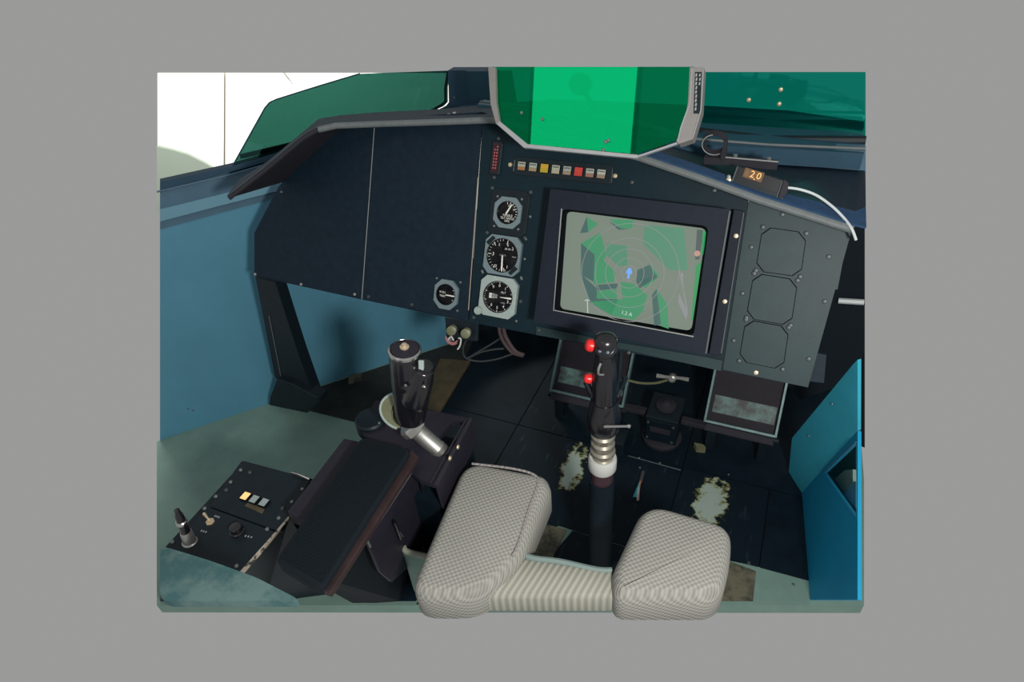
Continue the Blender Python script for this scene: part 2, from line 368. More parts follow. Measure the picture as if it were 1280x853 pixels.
# left wall, sill and rail above it
wl = [WALL.ab(200, 551), WALL.ab(565, 428), WALL.ab(575, 330), WALL.ab(330, 238), WALL.ab(200, 274)]
wall = struct(build('wall_left', prism(WALL, wl, -.02, 0), M['wall']))
def wband(nm, pts, d0, d1, m): return struct(build(nm, prism(WALL, pxp(WALL, pts, d1), d0, d1), m))
wband('trim_1', [(200, 277), (200, 262), (360, 222), (400, 215), (400, 226), (346, 239)], -.018, .012, M['wallb'])
wband('trim_5', [(200, 287), (200, 277), (346, 240), (344, 248)], -.018, .003, M['rail'])
wband('trim_2', [(200, 262), (200, 241), (330, 203), (420, 180), (420, 210)], -.018, .004, M['rail'])
wband('trim_3', [(200, 241), (200, 228), (290, 208), (420, 170), (420, 180), (330, 203)], -.018, .010, M['frame'])
bm = tube([WALL.px(196, 240, .012), WALL.px(285, 219, .012), WALL.px(420, 181, .012)], .0022); struct(build('trim_4', bm, M['rail']))
for x, y in ((235, 508), (241, 510)): screw(wall, WALL, x, y + 3, 0, 'small', 'rivet')

# right side console wall
RA = FLOOR.px(985, 590); RB = FLOOR.px(1002, 617); RX = Fr((RB.x, 0, 0), (0, -1, 0), (0, 0, 1))
assert RX.n.x < 0
RXm = Fr(RB, (FLOOR.px(1012, 745) - RB), (0, 0, 1))
if RXm.n.x > 0: RXm = Fr(RB, (RB - FLOOR.px(1012, 745)), (0, 0, 1))
C1 = RXm.px(1067, 545); 
low = pxp(RXm, [(1002, 617), (1067, 545), (1072, 539), (1072, 750), (1012, 750)])
hole = pxp(RXm, [(1030, 591), (1070.5, 552), (1070.5, 648)])
wr = struct(build('wall_right', ring(RXm, low, hole, -.006, 0, cen=RXm.ab(1062, 594)), M['bluefacet']))
bm = prism(RXm, pxp(RXm, [(1020, 592), (1070, 545), (1070, 665)], -.04), -.045, -.04); build('recess_back', bm, M['recess'], wr)
build('recess_card', prism(RXm, pxp(RXm, [(1043, 599), (1056, 588), (1066, 587), (1066, 603), (1056, 618)], -.03), -.04, -.03), M['green'], wr)
build('recess_card', prism(RXm, pxp(RXm, [(1055, 619), (1067, 602), (1070, 602), (1070, 636)], -.025), -.03, -.025), M['wall'], wr)
bm = tube([RXm.px(1030, 591, .001), RXm.px(1070, 553, .001)], .0012); build('recess_edge', bm, M['rail'], wr)
FAC = Fr(RB, RB - RA, C1 - RB)
if FAC.n.y > 0: FAC = Fr(RB, RA - RB, C1 - RB)
bm = prism(FAC, pxp(FAC, [(1002, 617), (1072, 538), (1072, 450), (1067, 455), (990, 548), (986, 590)]), -.006, 0); build('chamfer_panel', bm, M['walldk'], wr)
for x, y in ((1011, 545), (1040, 505)): screw(wr, FAC, x, y, 0, 'small', 'rivet')

# bulkhead ahead of the pedals and dark shell behind the panel
W6 = FY(1.60); struct(build('wall_front', prism(W6, [(-.80, -.03), W6.ab(1081, 560), W6.ab(1081, 330), (-.80, .62)], -.02, 0), M['deep']))
W3 = FY(1.30); struct(build('wall_front', prism(W3, pxp(W3, [(1000, 500), (1060, 480), (1081, 440), (1081, 260), (1040, 215)]) + [(-.10, .62), (-.10, .40)], -.02, 0), M['deep']))
dk = [WALL.ab(565, 428), WALL.ab(575, 330)]
struct(build('wall_left', prism(WALL, [dk[0], (dk[0][0] + .28, dk[0][1]), (dk[0][0] + .28, dk[1][1] - .02), dk[1]], -.02, 0), M['deep']))

# white fabric hangar wall beyond the nose, in vertical strips sewn together
_n = -ray(370, 170); _n.z = 0; _n.normalize()
HF = Fr(_hc, V((0, 0, 1)).cross(_n), (0, 0, 1))
hw = thing('hangar_wall', None, None, HF.px(370, 240)); hw['kind'] = 'structure'
def hp(*pts): return pxp(HF, pts)
for pts in ([(197, 92), (279.9, 92), (279.1, 262), (197, 262)], [(282.1, 92), (354, 92), (372, 113), (372, 262), (281.4, 262)], [(357, 92), (625, 92), (625, 262), (372.1, 262), (372.1, 113)]):
    build('fabric_panel', prism(HF, hp(*pts), -.02, 0), M['hang'], hw)
build('seam_backing', prism(HF, hp((198, 93), (624, 93), (624, 261), (198, 261)), -.05, -.03), M['hangseam'], hw)
sk = build('fabric_skirt', prism(HF, hp((197, 180), (215, 184), (235, 190), (255, 200), (275, 212), (300, 222), (300, 262), (197, 262)), .02, .06), mat('pale_green_skirt', (.20, .24, .20), .8), hw)

# black nose deck outside, below the windscreen
nd = struct(build('nose_deck', prism(FZ(.80), pxp(FZ(.80), [(566, 160), (575, 132), (700, 124), (880, 132), (985, 138), (1080, 152), (1080, 192), (860, 180), (640, 150)]), -.03, 0), M['frame']))

# ================================================================== WINDSCREEN
ws = thing('windscreen', 'green tinted left canopy pane with cut-off rear edge above the blue wall', 'canopy glass', WALL.px(400, 190, .02))
pp = pxp(WALL, [(286, 216), (291, 207), (331, 135), (337, 128), (346, 124), (400, 107), (450, 92), (562, 88), (559, 107), (559, 127), (554, 132), (535, 141), (530, 158), (420, 190)], .0)
build('glass_pane', prism(WALL, pp, .002, .006), M['paneglass'], ws)
bm = bmesh.new(); tube([WALL.px(*p, .006) for p in ((560, 90), (557, 110), (557, 127), (551, 132), (535, 141))], .004, bm); build('gasket', bm, M['black'], ws)
bm = bmesh.new(); tube([WALL.px(*p, .004) for p in ((286, 216), (291, 207), (331, 135), (337, 128), (346, 124), (400, 107), (450, 92))], .0018, bm); o = build('pane_edge', bm, M['frame'], ws)
bm = tube([WALL.px(300, 196, -.03), WALL.px(430, 165, -.03)], .006); build('outer_rail', bm, M['rail'], ws)
build('outer_skin', prism(WALL, pxp(WALL, [(292, 214), (330, 196), (420, 160), (540, 140), (540, 170), (300, 226)], -.06), -.08, -.06), M['frame'], ws)
PF = FY(1.40)
fp = thing('windscreen_post', 'dark blue windscreen post between the left pane and the combiner glass', 'canopy frame', PF.px(585, 150))
build('post', prism(PF, pxp(PF, [(560, 88), (606, 88), (622, 150), (560, 165), (535, 150), (540, 142), (556, 134), (561, 128)]), -.03, .0), M['frame'], fp)
build('post_step', prism(PF, pxp(PF, [(584, 88), (640, 88), (650, 150), (590, 155)]), 0, .008), M['frame'], fp)
for x, y in ((568, 122), (603, 132)): screw(fp, PF, x, y, .008, 'small')
bs = thing('deck_rail', 'long steel blue rail running behind the ring clamp at the windscreen foot', 'rail', FY(1.25).px(900, 185))
BF = FY(1.25)
build('rail', prism(BF, pxp(BF, [(600, 128), (790, 153), (860, 173), (960, 181), (1082, 186), (1082, 214), (960, 203), (860, 190), (600, 150)]), -.02, .012), M['rail'], bs)
bm = tube([BF.px(*p, .014) for p in ((600, 127), (700, 140), (800, 158), (860, 173), (960, 181), (1082, 186))], .0026); build('bright_edge', bm, M['lip'], bs)  # pale tube laid on as the highlight along the rail
bm = tube([BF.px(*p, -.04) for p in ((850, 162), (960, 175), (1082, 176))], .009); build('lower_channel', bm, M['black'], bs)
RFm = FY(1.34)
wr2 = thing('windscreen_side_pane', 'green tinted right windscreen pane behind the ring clamp', 'canopy glass', RFm.px(970, 170))
build('glass_pane', prism(RFm, pxp(RFm, [(868, 90), (1082, 90), (1082, 178), (868, 165)]), 0, .004), M['paneglass2'], wr2)
for x, y in ((974, 130), (936, 125), (976, 112)): screw(wr2, RFm, x, y, .004, 'brass', 'rivet')
t = build('equipment_mount', prism(FY(1.38), roundpoly(pxp(FY(1.38), [(908, 160), (930, 153), (944, 160), (940, 172), (912, 172)]), .01), -.04, .0, bev=.003), M['frame'])
tag(t, 'small dark blocky mount behind the green pane above the ring clamp', 'mount')
build('paper_tag', prism(FY(1.38), pxp(FY(1.38), [(927, 155), (936, 153), (941, 168), (932, 170)]), .0, .003), M['rail'], t)

# ================================================================== INSTRUMENT PANEL
panel = thing('instrument_panel', 'wide black sheet metal instrument panel with a grey right end', 'instrument panel', PAN.px(640, 405))
def psheet(nm, pts, m, d1=0., d0=-.004, par=None, bev=0.):
    return build(nm, prism(PAN, pxp(PAN, pts, d1), d0, d1, bev=bev), m, par or panel)
psheet('panel_sheet', [(318, 345), (318, 291), (348, 234), (358, 222), (430, 152), (467.3, 148), (451.6, 374.5)], M['panel'])
psheet('panel_sheet', [(453, 374.8), (468.6, 148), (603, 140), (597, 222), (585, 402)], M['panel'])
CH = [(586.6, 402.3), (598.4, 222), (604, 140), (625, 150), (655, 163), (800, 197), (937, 241), (934, 262), (903, 462)]
cfr = pxp(PAN, CH)
psheet('panel_sheet', CH, M['panel_mid'])
rs = psheet('panel_sheet', [(903.6, 462), (934, 262), (938, 243), (1064, 290), (1010, 484.5)], M['plate'], .003); rs['label'] = 'grey right end sheet, coloured paler for the flash light'
psheet('edge_strip', [(670, 408), (760, 426), (885, 447), (903, 451), (901, 464), (780, 437), (670, 419)], M['plate'], .004)
bm = tube([W3.px(1048, 376, .01), W3.px(1080, 378, .01)], .006, n=6); tag(build('white_strap', bm, M['cable'], None), 'short white strap seen at the right behind the grey panel end', 'strap')
bm = strip([PAN.px(x, y, -.0) for x, y in ((318, 345), (585, 402.5), (903, 463), (1010, 484.5))], [PAN.px(x, y, -.0) - PAN.n * .018 for x, y in ((318, 345), (585, 402.5), (903, 463), (1010, 484.5))], .002)
build('return_flange', bm, M['panel'], panel)
# bright worn edge of the seam left of the gauges
bm = strip([PAN.px(597.2, 222, .0006), PAN.px(585.2, 388, .0006)], [PAN.px(598.2, 222, .0006), PAN.px(586.2, 388, .0006)], .0005)
o = build('seam_edge', bm, mat('worn_primer_edge', (.42, .34, .28), .6), panel)
bm = strip([PAN.px(467.6, 160, .0003), PAN.px(452, 374, .0003)], [PAN.px(468.4, 160, .0003), PAN.px(452.8, 374, .0003)], .0005); build('seam_edge', bm, M['markdim'], panel)
for x, y, k in ((319.5, 343, 'bright'), (377, 355.5, 'bright'), (444, 368, 'bright'), (352, 240, 'small'), (461, 371, 'dark'), (515, 381, 'dark'), (592.5, 397, 'dark'), (617, 253 - 12, 'dark'), (674, 413, 'dark'), (651, 377, 'dark'), (656, 324, 'small'), (663, 271, 'small'), (786, 441, 'dark'), (790, 228, 'dark'), (893, 238, 'dark')): screw(panel, PAN, x, y, .004 if y > 408 else 0, k)
for x, y, k in ((978, 268, 'dark'), (939, 309, 'dark'), (928, 367, 'dark'), (917, 426, 'dark'), (1036, 321, 'dark'), (1031, 377, 'dark'), (1011, 449, 'dark'), (945, 466, 'brass')): screw(panel, PAN, x, y, .003, k)
# three blanking plates on the grey end
for i, (tl, tr, br, bl) in enumerate((((953, 283), (1009, 291), (1001, 347), (944, 339)), ((942, 341), (998, 350), (989, 408), (932, 398)), ((932, 399), (987, 409), (979, 463), (923, 452)))):
    pl = [PAN.ab(*p, .004) for p in (tl, tr, br, bl)]
    def cut(pl, q):
        out = []; n = 4
        for j in range(4):
            p = V(pl[j]); a = (V(pl[j - 1]) - p).normalized() * q; b = (V(pl[(j + 1) % 4]) - p).normalized() * q; out += [tuple(p + a), tuple(p + b)]
        return out
    c = V((sum(p[0] for p in pl) / 4, sum(p[1] for p in pl) / 4)); inn = [tuple(c + (V(p) - c) * .965) for p in pl]
    build('plate_joint_backing', prism(PAN, cut(pl, .013), .0031, .0033), M['gap'], panel)  # dark sheet that outlines the blanking plate as its joint
    b = build('blanking_plate', prism(PAN, cut(inn, .013), .0032, .0052), M['plate'], panel)
    for p in (tl, tr, br, bl):
        a = V(PAN.ab(*p, .004)); a = a + (c - a) * .03; screw(b, PAN, a.x, a.y, .004, 'dark', ispx=False)
# side brackets at the right end
psheet('side_bracket', [(1050, 312), (1056, 314), (1047, 362), (1040, 362)], M['plate'], -.006, -.03)
psheet('side_bracket', [(1012, 440), (1033, 444), (1030, 479), (1006, 476)], M['panel'], -.02, -.05)
# strut that carries the panel's left end
SY = FY(.94)
bm = prism(SY, pxp(SY, [(319, 347), (344, 353), (372, 440), (393, 497), (360, 497), (343, 470)]), -.035, 0, bev=.002); st = build('strut', bm, M['black'], panel)
bm = strip([SY.px(336, 395, .001), SY.px(352, 477, .001)], [SY.px(336.8, 395, .001), SY.px(352.8, 477, .001)], .0005); build('bright_scratch', bm, M['steel'], st)
S2 = FY(.925)
bm = prism(S2, pxp(S2, [(346, 474), (364, 480), (397, 498), (400, 503), (384, 517), (336, 507), (338, 496)]), -.04, 0, bev=.003); build('strut_foot', bm, M['black'], panel)

# ================================================================== GLARE SHIELD
gs = thing('glare_shield', 'long grey edged glare shield overhanging the instrument panel', 'glare shield', PAN.px(760, 200))
def LP(x, y, d): return PAN.px(x, y, d)
lipL = [LP(286, 248, .17), LP(330, 214, .13), LP(380, 172, .095), LP(398, 162, .085), LP(420, 157, .07), LP(470, 155, .05), LP(560, 152, .04), LP(612, 150, .035), LP(628, 151, .035)]
botL = [LP(353, 228, .0), LP(360, 221, 0), LP(400, 184, .0), LP(420, 165, 0), LP(440, 158, 0), LP(470, 154, .0), LP(560, 150, .0), LP(612, 149, .0), LP(628, 150, 0)]
lipR = [LP(628, 151, .035), LP(664, 162, .035), LP(735, 180, .035), LP(800, 197, .035), LP(870, 221, .035), LP(950, 250, .035), LP(1066, 287, .035)]
botR = [LP(628, 150, .0), LP(664, 161, 0), LP(735, 179, 0), LP(800, 197, .0), LP(870, 223, 0), LP(950, 253, 0), LP(1062, 290, 0)]
build('underside', strip(lipL, botL, .004), M['shield'], gs); build('underside', strip(lipR, botR, .004), M['shield'], gs)
bm = tube(lipL[3:], .0065, n=10); tube(lipR, .0068, bm, n=10); o = build('lip', bm, M['lip'], gs, smooth=True)
bm = tube(lipL[:4], .005, n=8); build('dark_lip', bm, M['shield'], gs, smooth=True)
fwL = [p + V((0, .0, .004)) for p in lipL]; fwLb = [LP(300, 226, .12), LP(336, 203, .09), LP(384, 163, .06), LP(400, 150, .05), LP(424, 146, .0), LP(470, 142, -.05), LP(548, 138, -.12), LP(612, 132, -.2), LP(628, 130, -.24)]
build('top_cover', strip(fwL, fwLb, .003), M['shieldtop'], gs)
topR = [p + V((0, .0, .006)) for p in lipR]
topR[-1] = topR[-1]; mid = [p + V((.0, .028, .0)) for p in topR]
far = [BF.px(*q, 0) for q in ((628, 146), (664, 152), (735, 160), (800, 172), (870, 190), (950, 202), (1080, 212))]
topR.append(LP(1081, 289, .035) + V((0, 0, .004))); mid.append(topR[-1] + V((.0, .075, 0))); mid[-2] += V((0, .02, 0)); far.append(BF.px(1081, 215, 0))
build('top_cover', strip(topR, mid, .003), M['bluedeck'], gs)
build('deck', strip(mid, far, .003), M['panel'], gs)
for x, y in ((561, 144), (568, 142)): 
    o = bpy.data.objects.new('screw', SM['bright']); COL.objects.link(o); o.parent = gs; p = LP(x, y, -.02); o.location = p + V((0, 0, .0)) - gs.location

# ================================================================== DISPLAY
PH = PAN.off(.055)
crt = thing('radar_display', 'large black framed cockpit screen showing a green radar map', 'display', PAN.px(785, 430))
outer = pxp(PH, [(688, 236), (913, 262), (882, 444), (667, 402)])
opening = roundpoly(pxp(PH, [(702, 261), (886, 283), (867, 421), (692, 388)]), .012)
bm = ring(PH, outer, opening, -.055, 0, din=.0); build('housing', bm, M['crt'], crt)
inr = roundpoly(pxp(PH, [(703, 262), (885, 284), (866, 420), (693, 387)]), .011); inr2 = roundpoly([PH.ab(*p, -.016) for p in ((708, 264), (884, 286), (864, 417), (699, 388))], .012)
bm = ring(PH, inr, [(x, y) for x, y in inr2], -.02, -.004, din=-.016); build('inner_bezel', bm, M['gap'], crt)
bm = bmesh.new(); ir = pxp(PH, [(702, 261), (886, 283), (867, 421), (692, 388)], .0006); tube([PH.pt(*p, .0006) for p in (ir[0], ir[3], ir[2])], .0012, bm, n=5); build('bright_edge', bm, M['markdim'], crt)
bm = tube([PH.px(912.5, 264, .001), PH.px(882.5, 442, .001)], .0016, n=5); o = build('bright_edge', bm, M['steel'], crt)
SCR = PH.off(-.017)
scrn = roundpoly(pxp(SCR, [(709, 264), (883, 286), (864, 414), (700, 386)]), .010)
glsm = bpy.data.materials.new('display_phosphor'); glsm.use_nodes = True
_b = glsm.node_tree.nodes['Principled BSDF']; _b.inputs['Base Color'].default_value = (.06, .08, .07, 1); _b.inputs['Roughness'].default_value = .12
_b.inputs['Emission Strength'].default_value = 1.0
_N = glsm.node_tree.nodes; _L = glsm.node_tree.links; _t = _N.new('ShaderNodeTexCoord'); _n = _N.new('ShaderNodeTexNoise'); _n.inputs['Scale'].default_value = 7; _L.new(_t.outputs['Object'], _n.inputs[0])
_r = _N.new('ShaderNodeValToRGB'); _L.new(_n.outputs[0], _r.inputs[0]); _r.color_ramp.elements[0].color = (.115, .165, .125, 1); _r.color_ramp.elements[1].color = (.17, .17, .145, 1); _L.new(_r.outputs[0], _b.inputs['Emission Color'])
sg = build('screen', prism(SCR, scrn, -.004, 0), glsm, crt)
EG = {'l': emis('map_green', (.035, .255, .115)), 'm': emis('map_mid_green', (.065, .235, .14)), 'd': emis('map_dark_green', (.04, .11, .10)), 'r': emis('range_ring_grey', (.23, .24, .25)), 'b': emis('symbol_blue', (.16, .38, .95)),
      'k': emis('reflection_dark_grey', (.045, .075, .075)), 'v': emis('vivid_green', (.0, .27, .07)), 'w': emis('symbol_white', (.55, .62, .60))}
def zp(pts): return [(680 + x / 3.556, 220 + y / 3.554) for x, y in pts]
mp_ = {'d': [[(165, 300), (225, 350), (220, 470), (165, 440)], [(163, 435), (235, 500), (205, 560)], [(160, 255), (190, 182), (197, 250)], [(415, 418), (470, 395), (505, 450), (425, 500), (410, 470)], [(200, 560), (235, 500), (235, 545), (330, 548), (300, 620)], [(288, 200), (340, 232), (380, 236), (330, 240)], [(480, 530), (500, 502), (520, 660), (490, 665)], [(232, 484), (330, 478), (322, 500), (240, 510)]],
       'l': [[(190, 182), (241, 214), (197, 250)], [(290, 192), (398, 196), (392, 234), (340, 232)], [(165, 300), (250, 252), (278, 350), (262, 382), (225, 350)], [(225, 352), (268, 380), (320, 430), (310, 472), (220, 482)], [(468, 390), (515, 450), (490, 440)], [(425, 455), (505, 455), (450, 500)], [(235, 512), (322, 502), (325, 545), (235, 545)], [(340, 470), (400, 480), (460, 530), (440, 600), (400, 640), (300, 620), (205, 560), (350, 548)], [(500, 502), (548, 570), (555, 680), (520, 668)]],
       'm': [[(280, 300), (368, 312), (372, 400), (330, 400), (276, 350)], [(448, 220), (622, 232), (640, 420), (560, 420), (440, 300)]]}
for k, polys in mp_.items():
    for q in polys: build('map_patch', prism(SCR, pxp(SCR, zp(q)), .0001, .0004 if k != 'm' else .0003), EG[k], sg)
cc = SCR.ab(*zp([(378, 432)])[0])
bm = bmesh.new()
for r in (.0135, .027, .043, .062, .088):
    ring(SCR, circ(*cc, r + .0005, 48), circ(*cc, r - .0005, 48), .0004, .0008, bm)
build('range_rings', bm, EG['r'], sg)
bm = bmesh.new(); a, b = cc
prism(SCR, [(a - .002, b - .010), (a + .002, b - .010), (a + .002, b + .000), (a + .005, b - .002), (a + .005, b + .003), (a + .002, b + .009), (a - .002, b + .009), (a - .005, b + .003), (a - .005, b - .002), (a - .002, b + .000)], .0004, .001, bm); build('aircraft_symbol', bm, EG['b'], sg)
build('painted_dark_reflection', prism(SCR, pxp(SCR, zp([(680, 238), (712, 242), (690, 372), (672, 372)])), .0001, .0004), EG['k'], sg)  # dark reflection at the screen's right side, painted as an emissive patch
bm = bmesh.new(); 
for q in ([(706, 242), (721, 246), (710, 350), (700, 350)], [(676, 400), (700, 380), (662, 640), (655, 640)]): prism(SCR, pxp(SCR, zp(q)), .0004, .0007, bm)
build('painted_green_reflection', bm, EG['v'], sg)  # green reflection along the screen edge, painted as emissive slivers
bm = bmesh.new()
for q in ([(600, 420), (604, 420), (640, 600), (634, 600)], [(608, 430), (616, 430), (622, 520), (618, 520)], [(596, 560), (600, 520), (640, 610), (632, 640)]): prism(SCR, pxp(SCR, zp(q)), .0006, .0009, bm)
build('painted_streak_reflections', bm, EG['r'], sg)  # streaks reflected in the glass, painted on as pale emissive slivers
bm = lathe(SCR.px(*zp([(681, 345)])[0], .0), SCR.n, [(.005, .0), (.005, .001)], n=16); build('painted_spot_reflection', bm, emis('pink_spot', (.48, .26, .20)), sg)  # pinkish reflection in the glass, painted as an emissive disc
text('1.2 A', SCR, *SCR.ab(*zp([(368, 612)])[0]), .0095, .0008, EG['w'], sg, rot=math.radians(-4))
bm = tube([SCR.px(*zp([p])[0], .001) for p in ((192, 550), (195, 610))], .0007, n=4); tube([SCR.px(*zp([p])[0], .001) for p in ((180, 555), (192, 550), (202, 556))], .0007, bm, n=4); build('cursor_mark', bm, EG['w'], sg)
# metal strip between display and grey end
stp = build('side_strip', prism(PAN, pxp(PAN, [(917, 262), (931, 264), (901, 445), (886, 443)], .02), .0, .02, bev=.001), M['crt'], crt)
bm = tube([PAN.px(929.8, 266, .021), PAN.px(901.5, 442, .021)], .0011, n=5); build('strip_edge', bm, M['steel'], stp)
for x, y in ((920, 295), (906, 377)): screw(stp, PAN, x, y, .02, 'brass')

# ================================================================== GAUGES
def gauge(nm, label, cx, cy, w, h, c, rd, bz, plate_w=None, d=.006, holes=True):
    a, b = PAN.ab(cx, cy, d); t = thing(nm, label, 'gauge', PAN.pt(a, b - h / 2, 0))
    if plate_w: build('mounting_plate', prism(PAN, octo(a, b, plate_w, plate_w * 1.08, .008), .0, .003, bev=.0006), M['black'], t)
    bm = ring(PAN, octo(a, b, w, h, c), circ(a, b, rd, 40), 0, d, din=d); build('bezel', bm, bz, t)
    build('dial', prism(PAN, circ(a, b, rd * 1.02, 40), .0, d - .004), M['dial'], t)
    bm = lathe(PAN.pt(a, b, d - .004), PAN.n, [(rd * 1.0, 0), (rd * 1.0, .0045), (rd * .97, .0045), (rd * .96, 0)], n=40); build('dial_rim', bm, M['gloss'], t, smooth=True)
    return t, a, b, d - .004
def ticks(t, a, b, d, r0, r1, angs, wd=.0008):
    bm = bmesh.new()
    for g_ in angs:
        g_ = math.radians(g_); c, s = math.cos(g_), math.sin(g_)
        prism(PAN, [(a + c * r0 - s * wd / 2, b + s * r0 + c * wd / 2), (a + c * r0 + s * wd / 2, b + s * r0 - c * wd / 2), (a + c * r1 + s * wd / 2, b + s * r1 - c * wd / 2), (a + c * r1 - s * wd / 2, b + s * r1 + c * wd / 2)], d, d + .0004, bm)
    build('tick_marks', bm, M['mark'], t)
def needle(t, a, b, d, ang, r0, r1, w0, w1, bm=None, nm='needle'):
    g_ = math.radians(ang); c, s = math.cos(g_), math.sin(g_)
    P = lambda r, w_: (a + c * r - s * w_, b + s * r + c * w_)
    build(nm, prism(PAN, [P(r0, w0), P(r0, -w0), P(r1 * .85, -w1), P(r1, -w1 * .3), P(r1, w1 * .3), P(r1 * .85, w1)], d + .0012, d + .002), M['mark'], t)
def cornerscrews(t, a, b, w, h, d, kind='small', sk=()):
    for i, (sx, sy) in enumerate(((-1, 1), (1, 1), (1, -1), (-1, -1))):
        if i not in sk: screw(t, PAN, a + sx * w / 2, b + sy * h / 2, d, kind, ispx=False)
t, a, b, d = gauge('tilt_gauge', 'top gauge of the column, small dial with the needle pointing up right', 634, 266, .058, .060, .014, .0225, M['bezel'], .082, .008)
ticks(t, a, b, d, .0165, .021, [100, 80, 62, 45, 28, 12, -5, -20], .0012); needle(t, a - .002, b + .0, d, 62, -.003, .019, .0016, .0014)
text('MISSILE', PAN, a, b - .0055, .0062, d, M['mark'], t, sx=1.05); text('TILT ANGLE', PAN, a, b - .0110, .0062, d, M['mark'], t, sx=.9); text('DEG', PAN, a, b - .0162, .0055, d, M['mark'], t)
text('30', PAN, a + .001, b + .0135, .005, d, M['mark'], t); text('20', PAN, a + .012, b + .007, .005, d, M['mark'], t)
cornerscrews(t, a, b, .052, .058, .004, 'small'); cornerscrews(t, a, b, .082, .088, .0, 'dark')
t, a, b, d = gauge('pressure_gauge', 'middle gauge of the column, grey square bezel with dark corner blocks', 627.5, 319.5, .078, .078, .012, .034, M['bezel'], None, .009)
ticks(t, a, b, d, .0285, .032, list(range(95, 290, 12)), .0008); ticks(t, a, b, d, .025, .032, [75, 135, 180, 235, 282], .0012); needle(t, a, b - .002, d, 274, -.002, .030, .0013, .0018)
ticks(t, a, b, d, .02, .029, [0], .0006)
text('.5', PAN, a + .007, b + .021, .010, d, M['mark'], t); text('0', PAN, a + .019, b + .015, .009, d, M['mark'], t); text('3', PAN, a - .021, b, .010, d, M['mark'], t); text('1', PAN, a + .012, b - .022, .009, d, M['mark'], t); text('2', PAN, a - .012, b - .023, .008, d, M['mark'], t)
text('5', PAN, a - .010, b + .020, .007, d, M['mark'], t)
bm = prism(PAN, rect(a + .008, b + .014, .020, .010), d, d + .0006); build('counter_window', bm, M['gap'], t); text('50 40', PAN, a + .009, b + .0135, .0055, d + .0006, M['mark'], t); text('UNITS', PAN, a, b + .0, .0048, d, M['markdim'], t)
for sx, sy in ((-1, 1), (1, -1)):
    q = [(a + sx * .037, b + sy * .022), (a + sx * .024, b + sy * .036), (a + sx * .018, b + sy * .032), (a + sx * .031, b + sy * .017)]; build('corner_block', prism(PAN, q, .009, .0105), M['black'], t)
cornerscrews(t, a, b, .086, .076, 0, 'small', (0,))
t, a, b, d = gauge('altimeter', 'bottom gauge of the column, altimeter in a pale scuffed bezel', 622, 371.5, .080, .082, .012, .0325, M['bezell'], None, .010)
ticks(t, a, b, d, .0275, .031, [90 - 36 * i for i in range(10)], .0013); ticks(t, a, b, d, .0295, .031, [90 - 7.2 * i for i in range(50)], .0006)
for i in range(10):
    if i in (2, 8, 7): continue
    an = math.radians(90 - 36 * i); text(str(i), PAN, a + .0225 * math.cos(an), b + .0225 * math.sin(an), .0085, d, M['mark'], t)
text('ALT', PAN, a + .010, b + .010, .0062, d, M['mark'], t); text('1000', PAN, a + .011, b - .011, .005, d, M['markdim'], t)
needle(t, a + .004, b, d, 2, .0, .026, .0004, .0019)
for k in range(3): build('counter_drum', prism(PAN, rect(a - .0175 + .0062 * k, b + .0005, .0052, .010 - .002 * (k == 2)), d, d + .0012), M['mark' if k == 0 else 'markdim'], t)
for k, ch in enumerate('105'): text(ch, PAN, a - .0175 + .0062 * k, b + .0005, .0075, d + .0012, M['dial'], t)
bm = lathe(PAN.pt(a - .038, b - .034, .006), PAN.n, [(.0085, 0), (.0085, .010), (.007, .012)], n=20); build('setting_knob', bm, M['bezell'], t, smooth=True)
cornerscrews(t, a, b, .086, .086, 0, 'small', (3,))
t, a, b, d = gauge('roll_trim_gauge', 'small round trim gauge standing alone on the left sheet', 557, 368.5, .055, .062, .015, .0225, M['bezel'], None, .007)
needle(t, a - .001, b - .001, d, 0, .0, .0215, .0011, .0013); text('ROLL', PAN, a - .0095, b + .0035, .0062, d, M['mark'], t); text('TRIM', PAN, a - .0095, b - .0045, .0062, d, M['mark'], t)
ticks(t, a, b, d, .017, .021, [0, 35, -35], .001)
build('side_mark', prism(PAN, rect(a + .0195, b + .007, .004, .008), d, d + .001), M['bezel'], t); cornerscrews(t, a, b, .056, .060, 0, 'small', (3,))

# ================================================================== ANNUNCIATOR STRIP
fa = PAN.ab(644, 207, .0); fb = PAN.ab(765, 219, .0)
an = thing('warning_light_strip', 'black strip of eight small square caption lights below the combiner glass', 'indicator strip', PAN.px(705, 222))
build('backplate', prism(PAN, [(fa[0], fa[1] - .017), (fb[0], fa[1] - .017), (fb[0], fa[1] + .017), (fa[0], fa[1] + .017)], 0, .003, bev=.0006), M['black'], an)
screw(an, PAN, 638, 206, 0, 'brass'); screw(an, PAN, 769, 220, 0, 'brass')
tops = [(.42, .42, .36), (.40, .44, .38), (.62, .36, .03), (.42, .43, .36), (.36, .40, .36), (.62, .06, .05), (.42, .44, .40), (.50, .50, .46)]
bots = [(.36, .17, .07), (.34, .25, .15), (.50, .36, .02), (.42, .38, .27), (.34, .24, .17), (.58, .05, .04), (.33, .16, .13), (.33, .23, .17)]
for i in range(8):
    u = i / 7; x = 652 + 99.5 * u; y = 207.5 + 10 * u; a, b = PAN.ab(x, y, .006)
    hb = build('lamp_button', prism(PAN, rect(a, b, .0165, .0165), .002, .006, bev=.0006), M['gap'], an)
    build('upper_caption', prism(PAN, rect(a, b + .0032, .0152, .0086), .006, .0066), mat('caption_lens', tops[i], .4), hb)
    build('lower_caption', prism(PAN, rect(a, b - .0045, .0152, .0066), .006, .0066), mat('caption_lens', bots[i], .4), hb)
    if i not in (2, 5):
        bm = bmesh.new()
        for j in range(5): prism(PAN, rect(a - .005 + j * .0025, b + .0042, .0014, .0026), .0066, .0069, bm)
        build('caption_print', bm, M['panel'], hb)
